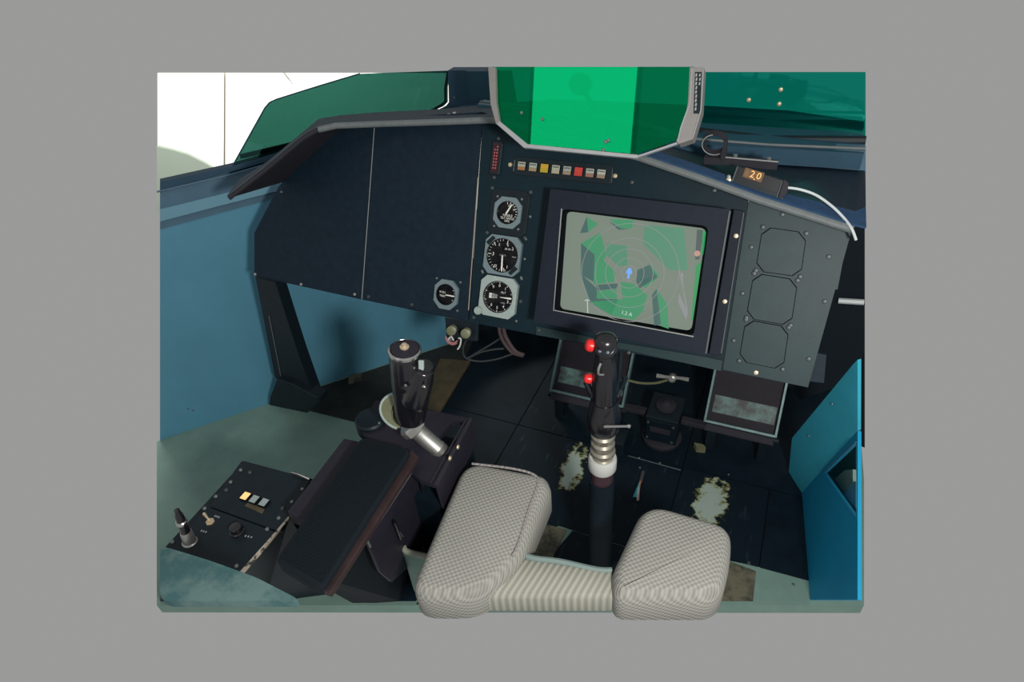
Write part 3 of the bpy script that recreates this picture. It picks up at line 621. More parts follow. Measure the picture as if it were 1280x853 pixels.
for x, y0, y1 in ((642.5, 200, 214), (765, 211, 229)):
    bm = tube([PAN.px(x + .8, y0, .003), PAN.px(x - .8, y1, .003)], .0008, n=4); build('bright_edge', bm, M['steel'], an)
# red digit column
a, b = PAN.ab(620, 197.5, .003)
rd = thing('red_digit_display', 'narrow upright black readout with dim red digits beside the warning strip', 'readout', PAN.pt(a, b - .03, 0))
build('case', prism(PAN, rect(a, b, .020, .064), 0, .006, bev=.001), M['black'], rd)
build('window', prism(PAN, rect(a, b, .014, .056), .006, .0066), mat('dark_red_window', (.030, .008, .012), .3), rd)
bm = bmesh.new()
for j in range(8):
    for k in range(2):
        q = b + .021 - j * .0058; 
        if j < 1 and k == 0: continue
        prism(PAN, rect(a - .0025 + k * .0052, q, .0024, .0030), .0066, .0070, bm)
build('digits', bm, emis('red_digits', (.50, .09, .10), .8), rd)
for sx in (-1, 1):
    bm = tube([PAN.pt(a + sx * .0105, b - .03, .004), PAN.pt(a + sx * .0105, b + .028, .004)], .0006, n=4); build('bright_edge', bm, M['screw'], rd)
for q in (.037, -.037): screw(rd, PAN, a, b + q, 0, 'dark', ispx=False)

# ================================================================== COMBINER GLASS
ang = math.radians(30)
HU = Fr((0, .95, .85), (1, 0, 0), (0, math.sin(ang), math.cos(ang)))
hud = thing('head_up_display', 'tall green combiner glass in a light grey angular frame', 'head-up display', HU.px(725, 190))
gp = pxp(HU, [(615, 84), (617, 128), (624, 154), (656, 180), (797, 193), (845, 176), (862, 128), (868, 84)])
build('combiner_glass', prism(HU, gp, -.002, .002), M['hudglass'], hud)
def bar(nm, pts, m, d0, d1): return build(nm, prism(HU, pxp(HU, pts, d1), d0, d1, bev=.0006), m, hud)
bar('side_post', [(610, 84), (619, 84), (620, 127), (624, 151), (620, 155.5), (613, 130)], M['hudside'], -.012, .010)
bar('lower_rail', [(620.5, 155), (624, 151), (659, 180), (655, 185)], M['hud'], -.006, .008)
bar('lower_rail', [(655, 184.5), (658, 180), (797, 193.5), (796, 198)], M['hud'], -.004, .008)
bar('lower_rail', [(796, 197), (797, 194.5), (849, 176.5), (851, 178.5)], M['hud'], -.004, .006)
ps = bar('side_post', [(862, 84), (880, 84), (877, 138), (866, 174), (848, 180), (845, 176), (856, 150), (860, 128)], M['hudside'], -.02, .012)
bm = tube([HU.px(*p, .013) for p in ((865, 86), (862, 130), (851, 160), (847, 178))], .0012, n=5); build('bright_edge', bm, M['hud'], ps)
bm = tube([HU.px(*p, .013) for p in ((879, 86), (876, 138), (866, 172))], .0009, n=5); build('bright_edge', bm, M['hud'], ps)
q = pxp(HU, [(869, 90), (877, 90), (875, 142), (867, 142)], .013); build('data_label', prism(HU, q, .0122, .0132), M['black'], ps)
bm = bmesh.new()
for j in range(9):
    c1 = HU.ab(872.2 - j * .12 + .3 * (j % 2), 94 + j * 5.3, .013); prism(HU, rect(c1[0] - .002, c1[1], .0022, .0045), .0132, .0136, bm)
    if j > 2: continue
    prism(HU, rect(c1[0] + .003, c1[1], .002, .004), .0132, .0136, bm)
build('label_print', bm, M['markdim'], ps)
for x, y in ((652, 141), (678, 149), (757, 177.5), (760.5, 175.5), (754, 187.5)):
    o = bpy.data.objects.new('rivet', SM['small']); COL.objects.link(o); o.parent = hud; o.matrix_local = Matrix.Translation(HU.px(x, y, .002) - hud.location) @ HU.rot().to_4x4()
kn = thing('compass_knob', 'round dark knob seen at the top through the combiner glass', 'knob', FY(1.3).px(726, 119))
build('knob_body', lathe(FY(1.3).px(725, 105), (0, -1, .35), [(.018, -.02), (.022, -.015), (.022, .01), (.018, .015)], n=24), M['frame'], kn, smooth=True)
build('knob_stem', lathe(FY(1.3).px(725, 105), (0, 1, -.8), [(.006, .0), (.006, .16)], n=12), M['frame'], kn)

# overhead hangar light panel, mirrored by the combiner glass
ol = [(-1.205, -.35), (-.70, -.30), (-.84, -1.25), (-1.49, -1.35)]
FD = Fr((0, 0, 2.42), (1, 0, 0), (0, -1, 0))
lampt = thing('overhead_light', 'long white overhead hangar light reflected as a bright band in the combiner glass', 'ceiling light', (-1.05, -.8, 2.42))
build('housing', prism(FD, [(x, -y) for x, y in [(-1.22, -.33), (-.68, -.28), (-.82, -1.27), (-1.51, -1.37)]], -.06, -.004), M['white'], lampt)
build('diffuser', prism(FD, [(x, -y) for x, y in ol], -.003, 0), emis('lamp_diffuser', (1., 1., .97), 1.25, (.8, .8, .8)), lampt)

# ================================================================== LEFT SIDE CONSOLES
ZC = .43
C_ = FZ(ZC)
con = thing('throttle_console', 'black slotted console under the throttle grip, between floor and armrest', 'console', FLOOR.px(560, 640))
ctop = pxp(C_, [(452, 528), (470, 500), (585, 523), (541, 604), (520, 640), (440, 560)])
body = [(ctop[0][0], ctop[0][1]), (ctop[1][0], ctop[1][1]), (ctop[2][0], ctop[2][1]), (ctop[4][0] + .0, ctop[4][1])]
slot = roundpoly(pxp(C_, [(568, 524), (588, 530), (553, 574), (532, 567)]), .022)
build('top_plate', ring(C_, [C_.ab(452, 540), C_.ab(452, 528), C_.ab(470, 500), C_.ab(587, 523), C_.ab(543, 606), C_.ab(525, 600)], slot, -.010, 0), M['purple'], con)
T1, T2 = C_.ab(584, 524, -.002), C_.ab(541, 606, -.002)
xr = (T1[0] + T2[0]) / 2
build('body', prism(C_, [C_.ab(455, 542), C_.ab(470, 502), C_.ab(586, 525), C_.ab(543, 606), C_.ab(500, 590)], -.42, -.06), M['floorblack'], con)
bm = strip([C_.px(588, 523), C_.px(544, 607)], [C_.px(588, 523) - V((-.004, 0, .06)), C_.px(544, 607) - V((-.004, 0, .06))], .004); build('side_rail', bm, M['purple'], con)
bm = tube([C_.px(588, 524, .001), C_.px(544, 607, .001)], .004, n=6); tube([C_.px(583, 523.5, .001), C_.px(538, 604, .001)], .002, bm, n=6); build('rail_edge', bm, M['shield'], con)
SR = Fr(C_.px(588, 523) + V((.008, 0, 0)), (C_.px(544, 607) - C_.px(588, 523)), (0, 0, 1))
if SR.n.x < 0: SR = Fr(SR.o, -SR.ex, (0, 0, 1))
for x, y in ((572, 559), (562, 573)): screw(con, SR, x, y, 0, 'brass')
bm = lathe(C_.px(464, 527, .0), (0, 0, 1), [(.030, -.02), (.030, .006), (.027, .010), (.024, .009), (.0, .009)], n=28); o = build('round_cap', bm, M['black'], con, smooth=True)
screw(o, C_, 474, 529, .010, 'small')
# throttle grip
TB = FY(.63)
def T(x, y): return TB.px(x, y)
tg = thing('throttle_grip', 'glossy black left hand grip on a silver tube with an olive flange', 'throttle', T(545, 566))
axis = (T(505, 440) - T(513, 524)).normalized()
base = T(514, 524); L_ = (T(505, 440) - T(514, 524)).length
XR = V((1, 0, 0))
bm = lathe(base, axis, [(.0235, .0), (.0265, .004), (.027, L_ * .3), (.0275, L_ * .6), (.0265, L_ * .85), (.0255, L_ * .98), (.0235, L_ + .004)], n=28, xdir=XR)
# thumb bulge running up the right side and forking off at the top
tube([base + axis * (L_ * .05) + V((.012, -.004, 0)), base + axis * (L_ * .4) + V((.020, -.006, 0)), T(523, 494) + V((0, -.012, 0)), T(529, 477) + V((0, -.010, 0)), T(532, 459) + V((0, -.004, 0))], .02, bm, n=16, smooth=5, radii=[.016 + .006 * math.sin(math.pi * min(1, i / 20)) for i in range(21)])
tube([T(512, 474) + V((0, -.012, 0)), T(522, 476) + V((0, -.012, 0)), T(530, 466) + V((0, -.006, 0))], .015, bm, n=14, smooth=4)
g_ = build('grip_body', bm, M['gloss'], tg, smooth=True, angle=60)
md = g_.modifiers.new('remesh', 'REMESH'); md.mode = 'VOXEL'; md.voxel_size = .0022; md.use_smooth_shade = True
md = g_.modifiers.new('smooth', 'SMOOTH'); md.factor = .6; md.iterations = 10
bm = lathe(base + axis * (L_ + .001), axis, [(.0245, -.002), (.0265, .0), (.0265, .004), (.0235, .006), (.022, .004)], n=28); build('top_ring', bm, M['chrome'], tg, smooth=True)
bm = lathe(base + axis * (L_ + .002), axis, [(.0225, 0), (.0215, .006), (.008, .008)], n=28); cp = build('top_cap', bm, M['purple'], tg, smooth=True)
bm = lathe(base + axis * (L_ + .008), axis, [(.0075, 0), (.0075, .004), (.004, .005), (.004, .009), (.001, .010)], n=16); build('centre_button', bm, M['brass'], cp, smooth=True)
b2 = T(531, 460); bm = lathe(b2, (T(533, 452) - T(529, 470)), [(.0135, -.008), (.0150, .002), (.0130, .006), (.006, .007)], n=20); sw = build('thumb_switch', bm, M['gloss'], tg, smooth=True)
fr = Fr(b2 + V((0, -.004, .010)), (1, .2, 0), (0, .4, .9)); build('switch_cap', prism(fr, rect(-.001, -.001, .0085, .018), 0, .006, bev=.0015), M['bezell'], sw)
FG = TB.off(.026)
for x, y, k in ((507, 482, 'small'), (530, 484, 'bright')): screw(tg, FG, x, y, .001, k)
# crescent hand flange
FLG = Fr(T(500, 508), (1, 0, -.1), (0, 1, .25))
out = []
for i in range(19):
    a = math.radians(75 + 200 * i / 18); out.append((-.002 + .040 * math.cos(a), .0 + .030 * math.sin(a)))
inn = []
for i in range(19):
    a = math.radians(275 - 200 * i / 18); inn.append((.006 + .027 * math.cos(a), .0 + .026 * math.sin(a)))
FLV = Fr(T(505, 513) + V((0, -.004, 0)), (1, 0, -.15), (0, .75, .66))
build('hand_flange', prism(FLV, [(x, y) for x, y in out + inn], -.003, .003, bev=.001), M['olive'], tg)
bm = tube([FLV.pt(*p, .002) for p in out], .0026, n=6); build('flange_edge', bm, M['bezell'], tg, smooth=True)
nutc = T(517, 535); tx = (T(548, 566) + V((0, .01, -.01)) - nutc)
bm = lathe(nutc - tx.normalized() * .012, tx, [(.021, 0), (.024, .004), (.024, .016), (.018, .020)], n=8); build('hex_nut', bm, M['alu'], tg, smooth=True, angle=25)
bm = lathe(nutc, tx, [(.0155, .0), (.0155, tx.length * .80), (.0165, tx.length * .82), (.0155, tx.length * 1.12)], n=24); build('tube', bm, M['alu'], tg, smooth=True)

# armrest
ar = thing('armrest', 'long dark ribbed armrest pad with brown edges between console panel and seat', 'armrest', FLOOR.px(430, 740))
A_ = FZ(.465)
pad = pxp(A_, [(452, 546), (514, 562), (402, 738), (343, 702)])
padr = roundpoly(pad, .012, 3)
bm = prism(A_, padr, -.022, 0, bev=.004); pd = build('pad', bm, M['pad'], ar, smooth=True, angle=40)
e0, e3, e1_, e2_ = V(pad[0]), V(pad[3]), V(pad[1]), V(pad[2])
bm = bmesh.new()
NR = 22
for i in range(NR):
    u = (i + .5) / NR; p = e0.lerp(e1_, .04 + .92 * u).lerp(e3.lerp(e2_, .04 + .92 * u), .03); q = e0.lerp(e1_, .04 + .92 * u).lerp(e3.lerp(e2_, .04 + .92 * u), .97)
    dx = (e1_ - e0) * (.25 / NR)
    prism(A_, [tuple(p - dx), tuple(q - dx), tuple(q + dx), tuple(p + dx)], -.001, .0012, bm)
o = build('ribs', bm, M['pad'], pd); o['kind'] = 'stuff'
build('right_edge', prism(FZ(.455), pxp(FZ(.455), [(514, 562), (523, 571), (413, 742), (402, 738)]), -.012, 0, bev=.002), M['redbrown'], ar)
build('left_edge', prism(FZ(.435), pxp(FZ(.435), [(430, 548), (453, 553), (386, 652), (359, 640)]), -.03, 0, bev=.002), M['purple'], ar)
# box below the armrest with its aubergine side
BX = FX(-.487); 
bx = thing('side_box', 'aubergine sided black box carrying the armrest beside the seat', 'box', FLOOR.px(500, 760))
q = [BX.ab(*p) for p in ((525, 574), (459, 675), (470, 745), (540, 680), (540, 602))]
SB = Fr(FZ(.425).px(526, 573), FZ(.425).px(459, 676) - FZ(.425).px(526, 573), (0, 0, 1))
if SB.n.x < 0: SB = Fr(SB.o, -SB.ex, (0, 0, 1))
build('side_panel', prism(SB, pxp(SB, [(526, 573), (536, 590), (545, 606), (548, 640), (520, 700), (490, 728), (476, 716), (459, 676)]), -.006, 0), M['purple'], bx)
bm = tube([SB.px(527, 572, .001), SB.px(459, 676, .001)], .0016, n=5); tube([SB.px(459, 676, .001), SB.px(463, 684, .001)], .002, bm, n=5); build('bright_edge', bm, M['steel'], bx)
tp_ = [FZ(.43).px(*p) for p in ((500, 572), (512, 577), (400, 722), (372, 716), (352, 696))]; bt_ = [FLOOR.px(*p) for p in ((500, 690), (520, 690), (500, 752), (470, 754), (440, 754))]
build('core', frustum(tp_, bt_), M['deep'], bx)

for (x1, y1), (x2, y2) in (((524, 597), (532, 628)), ((492, 651), (501, 674))):
    bm = tube([SB.px(x1, y1, .003), SB.px(x1 + 1, y1 + 2, .010), SB.px(x2, y2, .010), SB.px(x2, y2, .002)], .0026, n=6); build('handle', bm, M['gloss'], bx, smooth=True)
    bm = tube([SB.px(x1 + 4, y1 + 10, .003), SB.px(x2 + 2, y2 - 3, .003)], .0018, n=5); build('latch_pin', bm, M['steel'], bx)

# storage pocket
PK = FZ(.30)
pk = thing('seat_pocket', 'beige rimmed pocket with mint lining between side box and seat', 'pocket', PK.px(520, 680, -.14))
po = roundpoly(pxp(PK, [(545, 637), (590, 645), (560, 705), (500, 691), (503, 668), (522, 645)]), .02, 4); ctr = V((sum(p[0] for p in po) / len(po), sum(p[1] for p in po) / len(po)))
pi_ = [tuple(ctr + (V(p) - ctr) * .86) for p in po]
build('shell', ring(PK, po, pi_, -.13, 0, cen=tuple(ctr)), M['pocketin'], pk)
bm = tube([PK.pt(*p, .0) for p in [tuple(ctr + (V(p) - ctr) * .93) for p in po]], .0055, n=8, closed=True); build('rolled_rim', bm, M['pocket'], pk, smooth=True)
build('bottom', prism(PK, pi_, -.13, -.12), M['pocketin'], pk)

# switch panel
SP = FZ(.385)
sp = thing('switch_panel', 'black left console box with three caption lights and a silver jack plug', 'switch panel', FLOOR.px(300, 760))
def sq(pts, d=0): return pxp(SP, pts, d)
tp_ = [SP.px(*p, -.004) for p in ((302, 580), (386, 600), (362, 647), (300, 722), (205, 692), (205, 686))]; bt_ = [V((p.x, p.y, 0)) for p in tp_[:2]] + [FLOOR.px(*p) for p in ((420, 742), (330, 754), (240, 754), (200, 752))]
build('box', frustum(tp_, bt_), M['black'], sp)
up_ = build('upper_plate', prism(SP, roundpoly(sq([(303, 577), (389, 600), (352, 665), (344, 664), (262, 634)]), .006, 3), -.004, .003, bev=.0008), M['black'], sp)
lw_ = build('lower_plate', prism(SP, sq([(261, 635), (344, 665.5), (299, 721), (203, 690)]), -.004, .002, bev=.0008), M['black'], sp)
for x, y in ((301, 588), (312.5, 591), (288.5, 603), (283, 613), (270, 621), (378, 612), (365, 628), (353.5, 636), (348.5, 648)): screw(up_, SP, x, y, .003, 'dark' if (x in (312.5, 283, 353.5)) else 'steel')
for x, y in ((256, 635), (334, 661), (296, 707), (216, 677)): screw(lw_, SP, x, y + 1, .002, 'steel')
for i, (x, y, m) in enumerate(((307, 621, emis('amber_lit_caption', (1., .55, .20), 1.15, (.3, .2, .1))), (318, 625, M['bezell']), (330, 629, M['bezell']))):
    a, b = SP.ab(x, y, .006); dv = V(SP.ab(378, 612)) - V(SP.ab(365, 628)); an_ = math.atan2(dv.y, dv.x) - math.pi / 2
    R2 = lambda w_, h_: [(a + math.cos(an_) * px_ - math.sin(an_) * py_, b + math.sin(an_) * px_ + math.cos(an_) * py_) for px_, py_ in rect(0, 0, w_, h_)]
    c = build('caption_light', prism(SP, R2(.0145, .0165), .003, .0075, bev=.0006), M['gap'], sp); 
    build('lens', prism(SP, R2(.0125, .0145), .0075, .0085), m, c)
    if i == 0: c['label'] = 'lit amber caption light'
build('blank_caption', prism(SP, sq([(306, 633), (310, 629), (331, 637), (328, 643)], .003), .003, .0038), M['brown'], sp)
# toggle, knob, printed marks
p = SP.px(263, 653, .002); bm = lathe(p, (0, 0, 1), [(.0075, 0), (.0075, .002), (.0045, .002), (.0045, .006)], n=6); lathe(p + V((0, 0, .004)), (-.5, .1, 1), [(.0025, 0), (.0018, .006), (.0030, .016), (.0015, .018)], bm, n=10); build('toggle_switch', bm, M['brass'], sp, smooth=True, angle=30)
p = SP.px(297, 665, .002); bm = lathe(p, (0, 0, 1), [(.0125, 0), (.0125, .003), (.0105, .004), (.0100, .013), (.0085, .014)], n=24); kb = build('rotary_knob', bm, M['gloss'], sp, smooth=True)
for x, y, l in ((271.5, 646, 5), (255, 664.5, 6), (311, 671, 8)):
    a, b = SP.ab(x, y, .002); bm = bmesh.new()
    for j in range(3): 
        c1 = SP.ab(x - l / 2 + j * l / 2.2, y - .6 + j * .8, .002); prism(SP, rect(c1[0], c1[1], .0022, .0032), .002, .0024, bm)
    o = build('printed_mark', bm, M['markdim'], lw_); o['kind'] = 'stuff'
bm = strip([SP.px(363, 645, .001), SP.px(338, 674, .001), SP.px(299, 718, .001)], [SP.px(365.5, 645, .001), SP.px(341, 676, .001), SP.px(302, 721, .001)], .003); build('worn_edge', bm, mat('chipped_edge', (.05, .05, .05), .5, col2=(.50, .44, .36), thr=(.42, .50), scale=90), sp)
bm = tube([SP.px(365, 591, .01), SP.px(372, 593, .01), SP.px(386, 599, .004), SP.px(390, 601, -.01)], .0024, n=8); o = build('steel_rod', bm, M['chrome'], None); tag(o, 'short bent steel rod lying beside the top of the armrest', 'rod')
# jack plug
jb = SP.px(238, 679, .0); jt = ONT = FZ(.385 + .085).px(220.5, 637)
jx = (jt - jb); Lj = jx.length
jk = thing('jack_plug', 'silver and black plug standing in the lower left console panel', 'plug', jb)
build('socket', lathe(jb, jx, [(.0125, 0), (.0125, .004), (.0105, .006), (.0095, Lj * .30), (.0085, Lj * .36)], n=24), M['alu'], jk, smooth=True)
build('barrel', lathe(jb, jx, [(.0080, Lj * .34), (.0082, Lj * .6), (.0070, Lj * .62)], n=20), M['gloss'], jk, smooth=True)
build('collar', lathe(jb, jx, [(.0088, Lj * .60), (.0090, Lj * .66), (.0075, Lj * .68)], n=20), M['chrome'], jk, smooth=True)
build('tail', lathe(jb, jx, [(.0072, Lj * .67), (.0065, Lj * .84), (.0050, Lj * .88), (.0042, Lj * .98), (.002, Lj * 1.0)], n=20), M['gloss'], jk, smooth=True)

# near rim, the padded sill the camera looks over
RM = FZ(.60)
rr = roundpoly(pxp(RM, [(200, 683), (213, 686), (262, 701), (320, 722), (378, 752), (200, 752)]), .012, 3)
o = build('cockpit_sill', prism(RM, rr, -.012, 0, bev=.005, seg=4), M['rim'], None, smooth=True); tag(o, 'teal padded cockpit sill out of focus at the lower left corner', 'sill')

# ================================================================== CONTROL STICK
SX, SYY = -.205, .74
def SZ(y, x=755): 
    r = ray(x, y); return CAMH + r.z * (SYY / r.y)
zt, zr = SZ(428), SZ(575)
cs = thing('control_stick', 'glossy black centre stick grip with two red buttons on a silver collar', 'control stick', (SX, SYY, 0))
def sl(nm, prof, m, parent=cs, axis=(0, 0, 1), base=(SX, SYY, 0), n=28, sx=1., **k): return build(nm, lathe(base, axis, [(r * .68, h) for r, h in prof], n=n, sx=sx, xdir=(1, 0, 0)), m, parent, smooth=True, **k)
z = lambda y: SZ(y)
sl('boot_column', [(.034, .0), (.034, z(606)), (.034, z(600)), (.0, z(600))], M['floorblack'])
sl('maroon_sleeve', [(.0305, z(602)), (.030, z(590)), (.030, z(580))], M['maroon'])
sl('white_collar', [(.034, z(586)), (.0375, z(584)), (.0375, z(573)), (.034, z(570)), (.026, z(571))], M['white'])
sl('ribbed_coupling', [(.026, z(578))] + [((.026, .031, .031, .026)[i % 4] + (.002 if 3 < i < 9 else 0), z(576) + (z(541) - z(576)) * i / 15) for i in range(16)] + [(.024, z(540))], M['coupling'])
sl('lower_grip', [(r_ * 1.15, h_) for r_, h_ in [(.022, z(541)), (.030, z(538)), (.037, z(532)), (.0375, z(522)), (.033, z(512)), (.028, z(500))]], M['gloss'])
zz = [(536, .026), (520, .029), (505, .026), (492, .0245), (478, .0255), (465, .0245), (452, .021), (442, .0195), (436, .0215), (428, .0235), (422, .021), (419, .012)]
gb = bmesh.new(); lathe((SX, SYY, 0), (0, 0, 1), [(r * .80, z(y)) for y, r in zz], gb, n=32)
# gentle forward belly of the grip, the round head leaning to the pilot
grip = build('grip', gb, M['gloss'], cs, smooth=True, angle=60)
hd = Fr(V((SX + .002, SYY - .006, z(431))), (1, 0, 0), (0, .75, .66))
build('head_ball', lathe(hd.o, hd.n, [(.012, -.018), (.0178, -.008), (.0187, -.002), (.0178, .003), (.014, .006)], n=28), M['gloss'], cs, smooth=True, angle=60)
cap = build('head_plate', lathe(hd.o, hd.n, [(.0148, .003), (.0140, .0078), (.003, .0085)], n=28), M['black'], cs, smooth=True)
bm = lathe(hd.pt(0, 0, .0078), hd.n, [(.0024, 0), (.0024, .002), (.001, .0025)], n=12); build('yellow_dot', bm, mat('yellow_green_dot', (.55, .60, .15), .4), cap, smooth=True)
for k in range(5):
    a = math.radians(20 + 72 * k); o = screw(cap, hd, .0105 * math.cos(a), .0105 * math.sin(a), .0076, 'small', ispx=False)
# trigger guard hook in front
bm = tube([V((SX - .002, SYY - .017, z(446))), V((SX - .004, SYY - .023, z(452))), V((SX - .003, SYY - .023, z(457))), V((SX + .003, SYY - .018, z(459)))], .002, n=8, smooth=5); build('trigger_hook', bm, M['chrome'], cs, smooth=True)
YS = FY(SYY)
for i, (x, y, r) in enumerate(((735, 431.5, .0100), (733, 473, .0082))):
    p = YS.px(x, y, .008); tgt = YS.px(748, 432 if i == 0 else 470, .0)
    bm = lathe(p + V((.003, .0, 0)), (-1, -.5, .3), [(r * .7, -.006), (r, -.004), (r, .002), (r * .75, .006), (r * .3, .0075)], n=20); rb = build('red_button', bm, M['red'], cs, smooth=True)
    bm = tube([p, tgt], .0055, n=10); build('button_stem', bm, M['gloss'], cs, smooth=True)
bm = tube([YS.px(733, 478, .004), YS.px(740, 494, .004), YS.px(744, 500, .0)], .0055, n=8); build('pinky_lever', bm, M['gloss'], cs, smooth=True)
bm = tube([YS.px(776, 440, -.02), YS.px(774, 470, -.02), YS.px(770, 495, -.015)], .0035, n=8); tube([YS.px(782, 472, -.02), YS.px(776, 486, -.02), YS.px(771, 496, -.01)], .0045, bm, n=8); build('side_lever', bm, M['black'], cs, smooth=True)
bm = tube([YS.px(755, 533.5, .038), YS.px(786, 533, .03)], .0022, n=8); lathe(YS.px(786, 533, .03), (1, 0, 0), [(.0030, -.002), (.0034, .0), (.0028, .003)], bm, n=10); build('release_pin', bm, M['chrome'], cs, smooth=True)

# ================================================================== PEDALS
def pedal(label, px4, y0):
    B = Fr(FZ(.10).px(*px4[0]), (1, 0, 0), (0, .62, .78))
    A = [B.ab(*p) for p in px4]
    t = thing('rudder_pedal', label, 'pedal', (B.o.x, B.o.y, 0), 'pair of rudder pedals')
    xl, xr_ = A[0][0], A[1][0]; H = .30
    build('tread_plate', prism(B, [(xl, .0), (xr_, .0), (xr_, H), (xl, H)], -.012, -.006), M['tread'], t)
    build('worn_tread', prism(B, [(xl + .012, .028), (xr_ - .008, .028), (xr_ - .008, .072), (xl + .012, .072)], -.006, -.0052), mat('worn_pedal_paint', (.018, .02, .022), .5, col2=(.10, .20, .19), thr=(.40, .60), scale=20), t)
    for x in (xl, xr_):
        bm = prism(B, rect(x, H / 2, .006, H), -.012, .010, bev=.0008); build('side_flange', bm, M['flange'], t)
    build('heel_bar', prism(B, rect((xl + xr_) / 2, .003, xr_ - xl, .007), -.012, .012, bev=.001), M['flange'], t)
    build('heel_shoe', prism(B, [(xl, -.022), (xr_, -.022), (xr_ - .004, -.002), (xl + .004, -.002)], -.02, .004, bev=.003), M['shield'], t)
    bm = tube([B.pt(xl - .01, -.01, -.02), B.pt(xr_ + .01, -.01, -.02)], .008, n=10); build('pivot_bar', bm, M['black'], t, smooth=True)
    for x in (xl + .02, xr_ - .02): build('pivot_foot', box3((B.pt(x, 0, 0).x - .012, B.o.y - .0, .002), (B.pt(x, 0, 0).x + .012, B.o.y + .05, .09), bev=.002), M['black'], t)
    return t
pedal('left rudder pedal, half hidden behind the stick under the display', [(689, 489), (778, 511)], 1.2)
pedal('right rudder pedal with a pale worn band, under the grey panel end', [(881, 527), (969, 547)], 1.2)

# rudder adjust box between the pedals
BYF = FY(1.17)
rb = thing('pedal_adjuster', 'black latched adjuster box on the floor between the pedals', 'mechanism', FLOOR.px(826, 575))
a0 = BYF.ab(826, 535)
def bw(nm, x0, x1, z0, z1, y0, y1, m, bev=.003): return build(nm, box3((x0, y0, z0), (x1, y1, z1), bev=bev), m, rb)
cx_, cz_ = a0
bw('housing', cx_ - .042, cx_ + .042, .003, cz_ + .03, 1.17, 1.27, M['black'])
bw('front_plate', cx_ - .038, cx_ + .038, cz_ - .045, cz_ + .026, 1.162, 1.17, M['floorblack'], .002)
bw('name_plate', cx_ - .026, cx_ + .026, cz_ - .010, cz_ + .006, 1.159, 1.162, M['shield'], .0005)
bm = lathe((cx_, 1.20, cz_ - .055), (0, 0, 1), [(.050, -.012), (.052, -.008), (.052, .0), (.046, .004)], n=32); build('drum', bm, M['shield'], rb, smooth=True)
bm = lathe((cx_, 1.22, cz_ + .03), (0, 0, 1), [(.026, 0), (.026, .008), (.012, .012), (.006, .018)], n=20); build('latch_knob', bm, M['shield'], rb, smooth=True)
for sx in (-1, 1): bw('cross_arm', cx_ + sx * .095 - .05 * (1), cx_ + sx * .095 + .05, cz_ + .008, cz_ + .022, 1.19, 1.21, M['shield'], .002)
for sx in (-1, 1):
    for sz in (.018, -.036): screw(rb, FY(1.162), cx_ + sx * .032, cz_ + sz, 0, 'dark', ispx=False)
# T handle and its cable
TH_ = FY(1.20)
th = thing('tee_handle', 'small polished T handle with cable below the display frame', 'handle', TH_.px(841, 474))
bm = tube([TH_.px(821, 470), TH_.px(832, 471.5), TH_.px(850, 473), TH_.px(861, 475)], .005, n=10, radii=[.006, .0042, .0042, .0055]); build('cross_bar', bm, M['alu'], th, smooth=True)
bm = lathe(TH_.px(840, 473.5), (0, -1, .2), [(.010, -.01), (.010, .004), (.006, .007)], n=16); build('hub', bm, M['alu'], th, smooth=True)
bm = tube([TH_.px(783, 475), TH_.px(800, 479), TH_.px(820, 479), TH_.px(838, 474)], .0032, n=8, smooth=6); build('cable', bm, M['olive'], th, smooth=True)
# black brackets behind the stick
o = build('floor_bracket', box3((-.33, 1.10, .003), (-.25, 1.16, .05), bev=.004), M['black']); tag(o, 'low black floor bracket behind the centre stick collar', 'bracket')
o = build('floor_latch', prism(FZ(.02), roundpoly(pxp(FZ(.02), [(867, 553), (880, 556), (883, 561), (871, 560)]), .004), -.017, 0), M['olive'], None); tag(o, 'tiny olive latch tab on the floor left of the right pedal', 'latch')

# brown board and floor pigtail
bd = FLOOR.px(560, 480)
KB = FZ(.012)
o = build('brown_board', prism(KB, pxp(KB, [(550, 448), (588, 451), (549, 516), (524, 506)]), -.009, 0, bev=.001), M['brown']); tag(o, 'stained brown board on the dark floor behind the throttle grip', 'board')
pg = thing('wire_pigtail', 'short bundle of coloured wire ends on the floor beside the stick', 'wires', FLOOR.px(796, 618))
for i, (c_, dx) in enumerate((((.05, .35, .38), -3), ((.45, .20, .12), 3), ((.10, .45, .50), 0), ((.5, .5, .5), 2))):
    bm = tube([FLOOR.px(801, 601, .008), FLOOR.px(798 + dx * .3, 610, .012), FLOOR.px(795 + dx, 622 + (i % 2) * 4, .006)], .0024, n=6, smooth=4); build('wire', bm, mat('wire_colour', c_, .4), pg, smooth=True)
bm = tube([FLOOR.px(804, 590, .006), FLOOR.px(801, 602, .008)], .0045, n=8); build('sleeve', bm, M['wire'], pg, smooth=True)

# ================================================================== UNDER-PANEL WIRING
tb = thing('terminal_block', 'dark bracket with two round connectors and loose pink and white wires', 'connector', PAN.px(577, 415, -.01))
TBF = PAN.off(-.02)
build('bracket', prism(TBF, pxp(TBF, [(556, 397), (597, 405), (596, 427), (558, 422)]), -.01, .0, bev=.001), M['black'], tb)
for x, y in ((566, 411.5), (583.5, 415)):
    bm = lathe(TBF.px(x, y), TBF.n + V((.35, 0, 0)), [(.0100, 0), (.0100, .004), (.0085, .005), (.0085, .014), (.0105, .015), (.0105, .022), (.007, .023)], n=12); build('connector', bm, M['olive'], tb, smooth=True, angle=30)
for pts, m in (([(557, 421), (560, 428), (566, 431), (571, 429)], 'wirep'), ([(563, 423), (561, 427), (567, 429), (572, 426)], 'wirep'), ([(560, 425), (564, 421), (567, 426)], 'white'), ([(573, 423), (576, 424), (575, 432), (572, 437)], 'white')):
    bm = tube([TBF.px(*p, .012) for p in pts], .0018, n=6, smooth=5); build('wire', bm, M[m], tb, smooth=True)
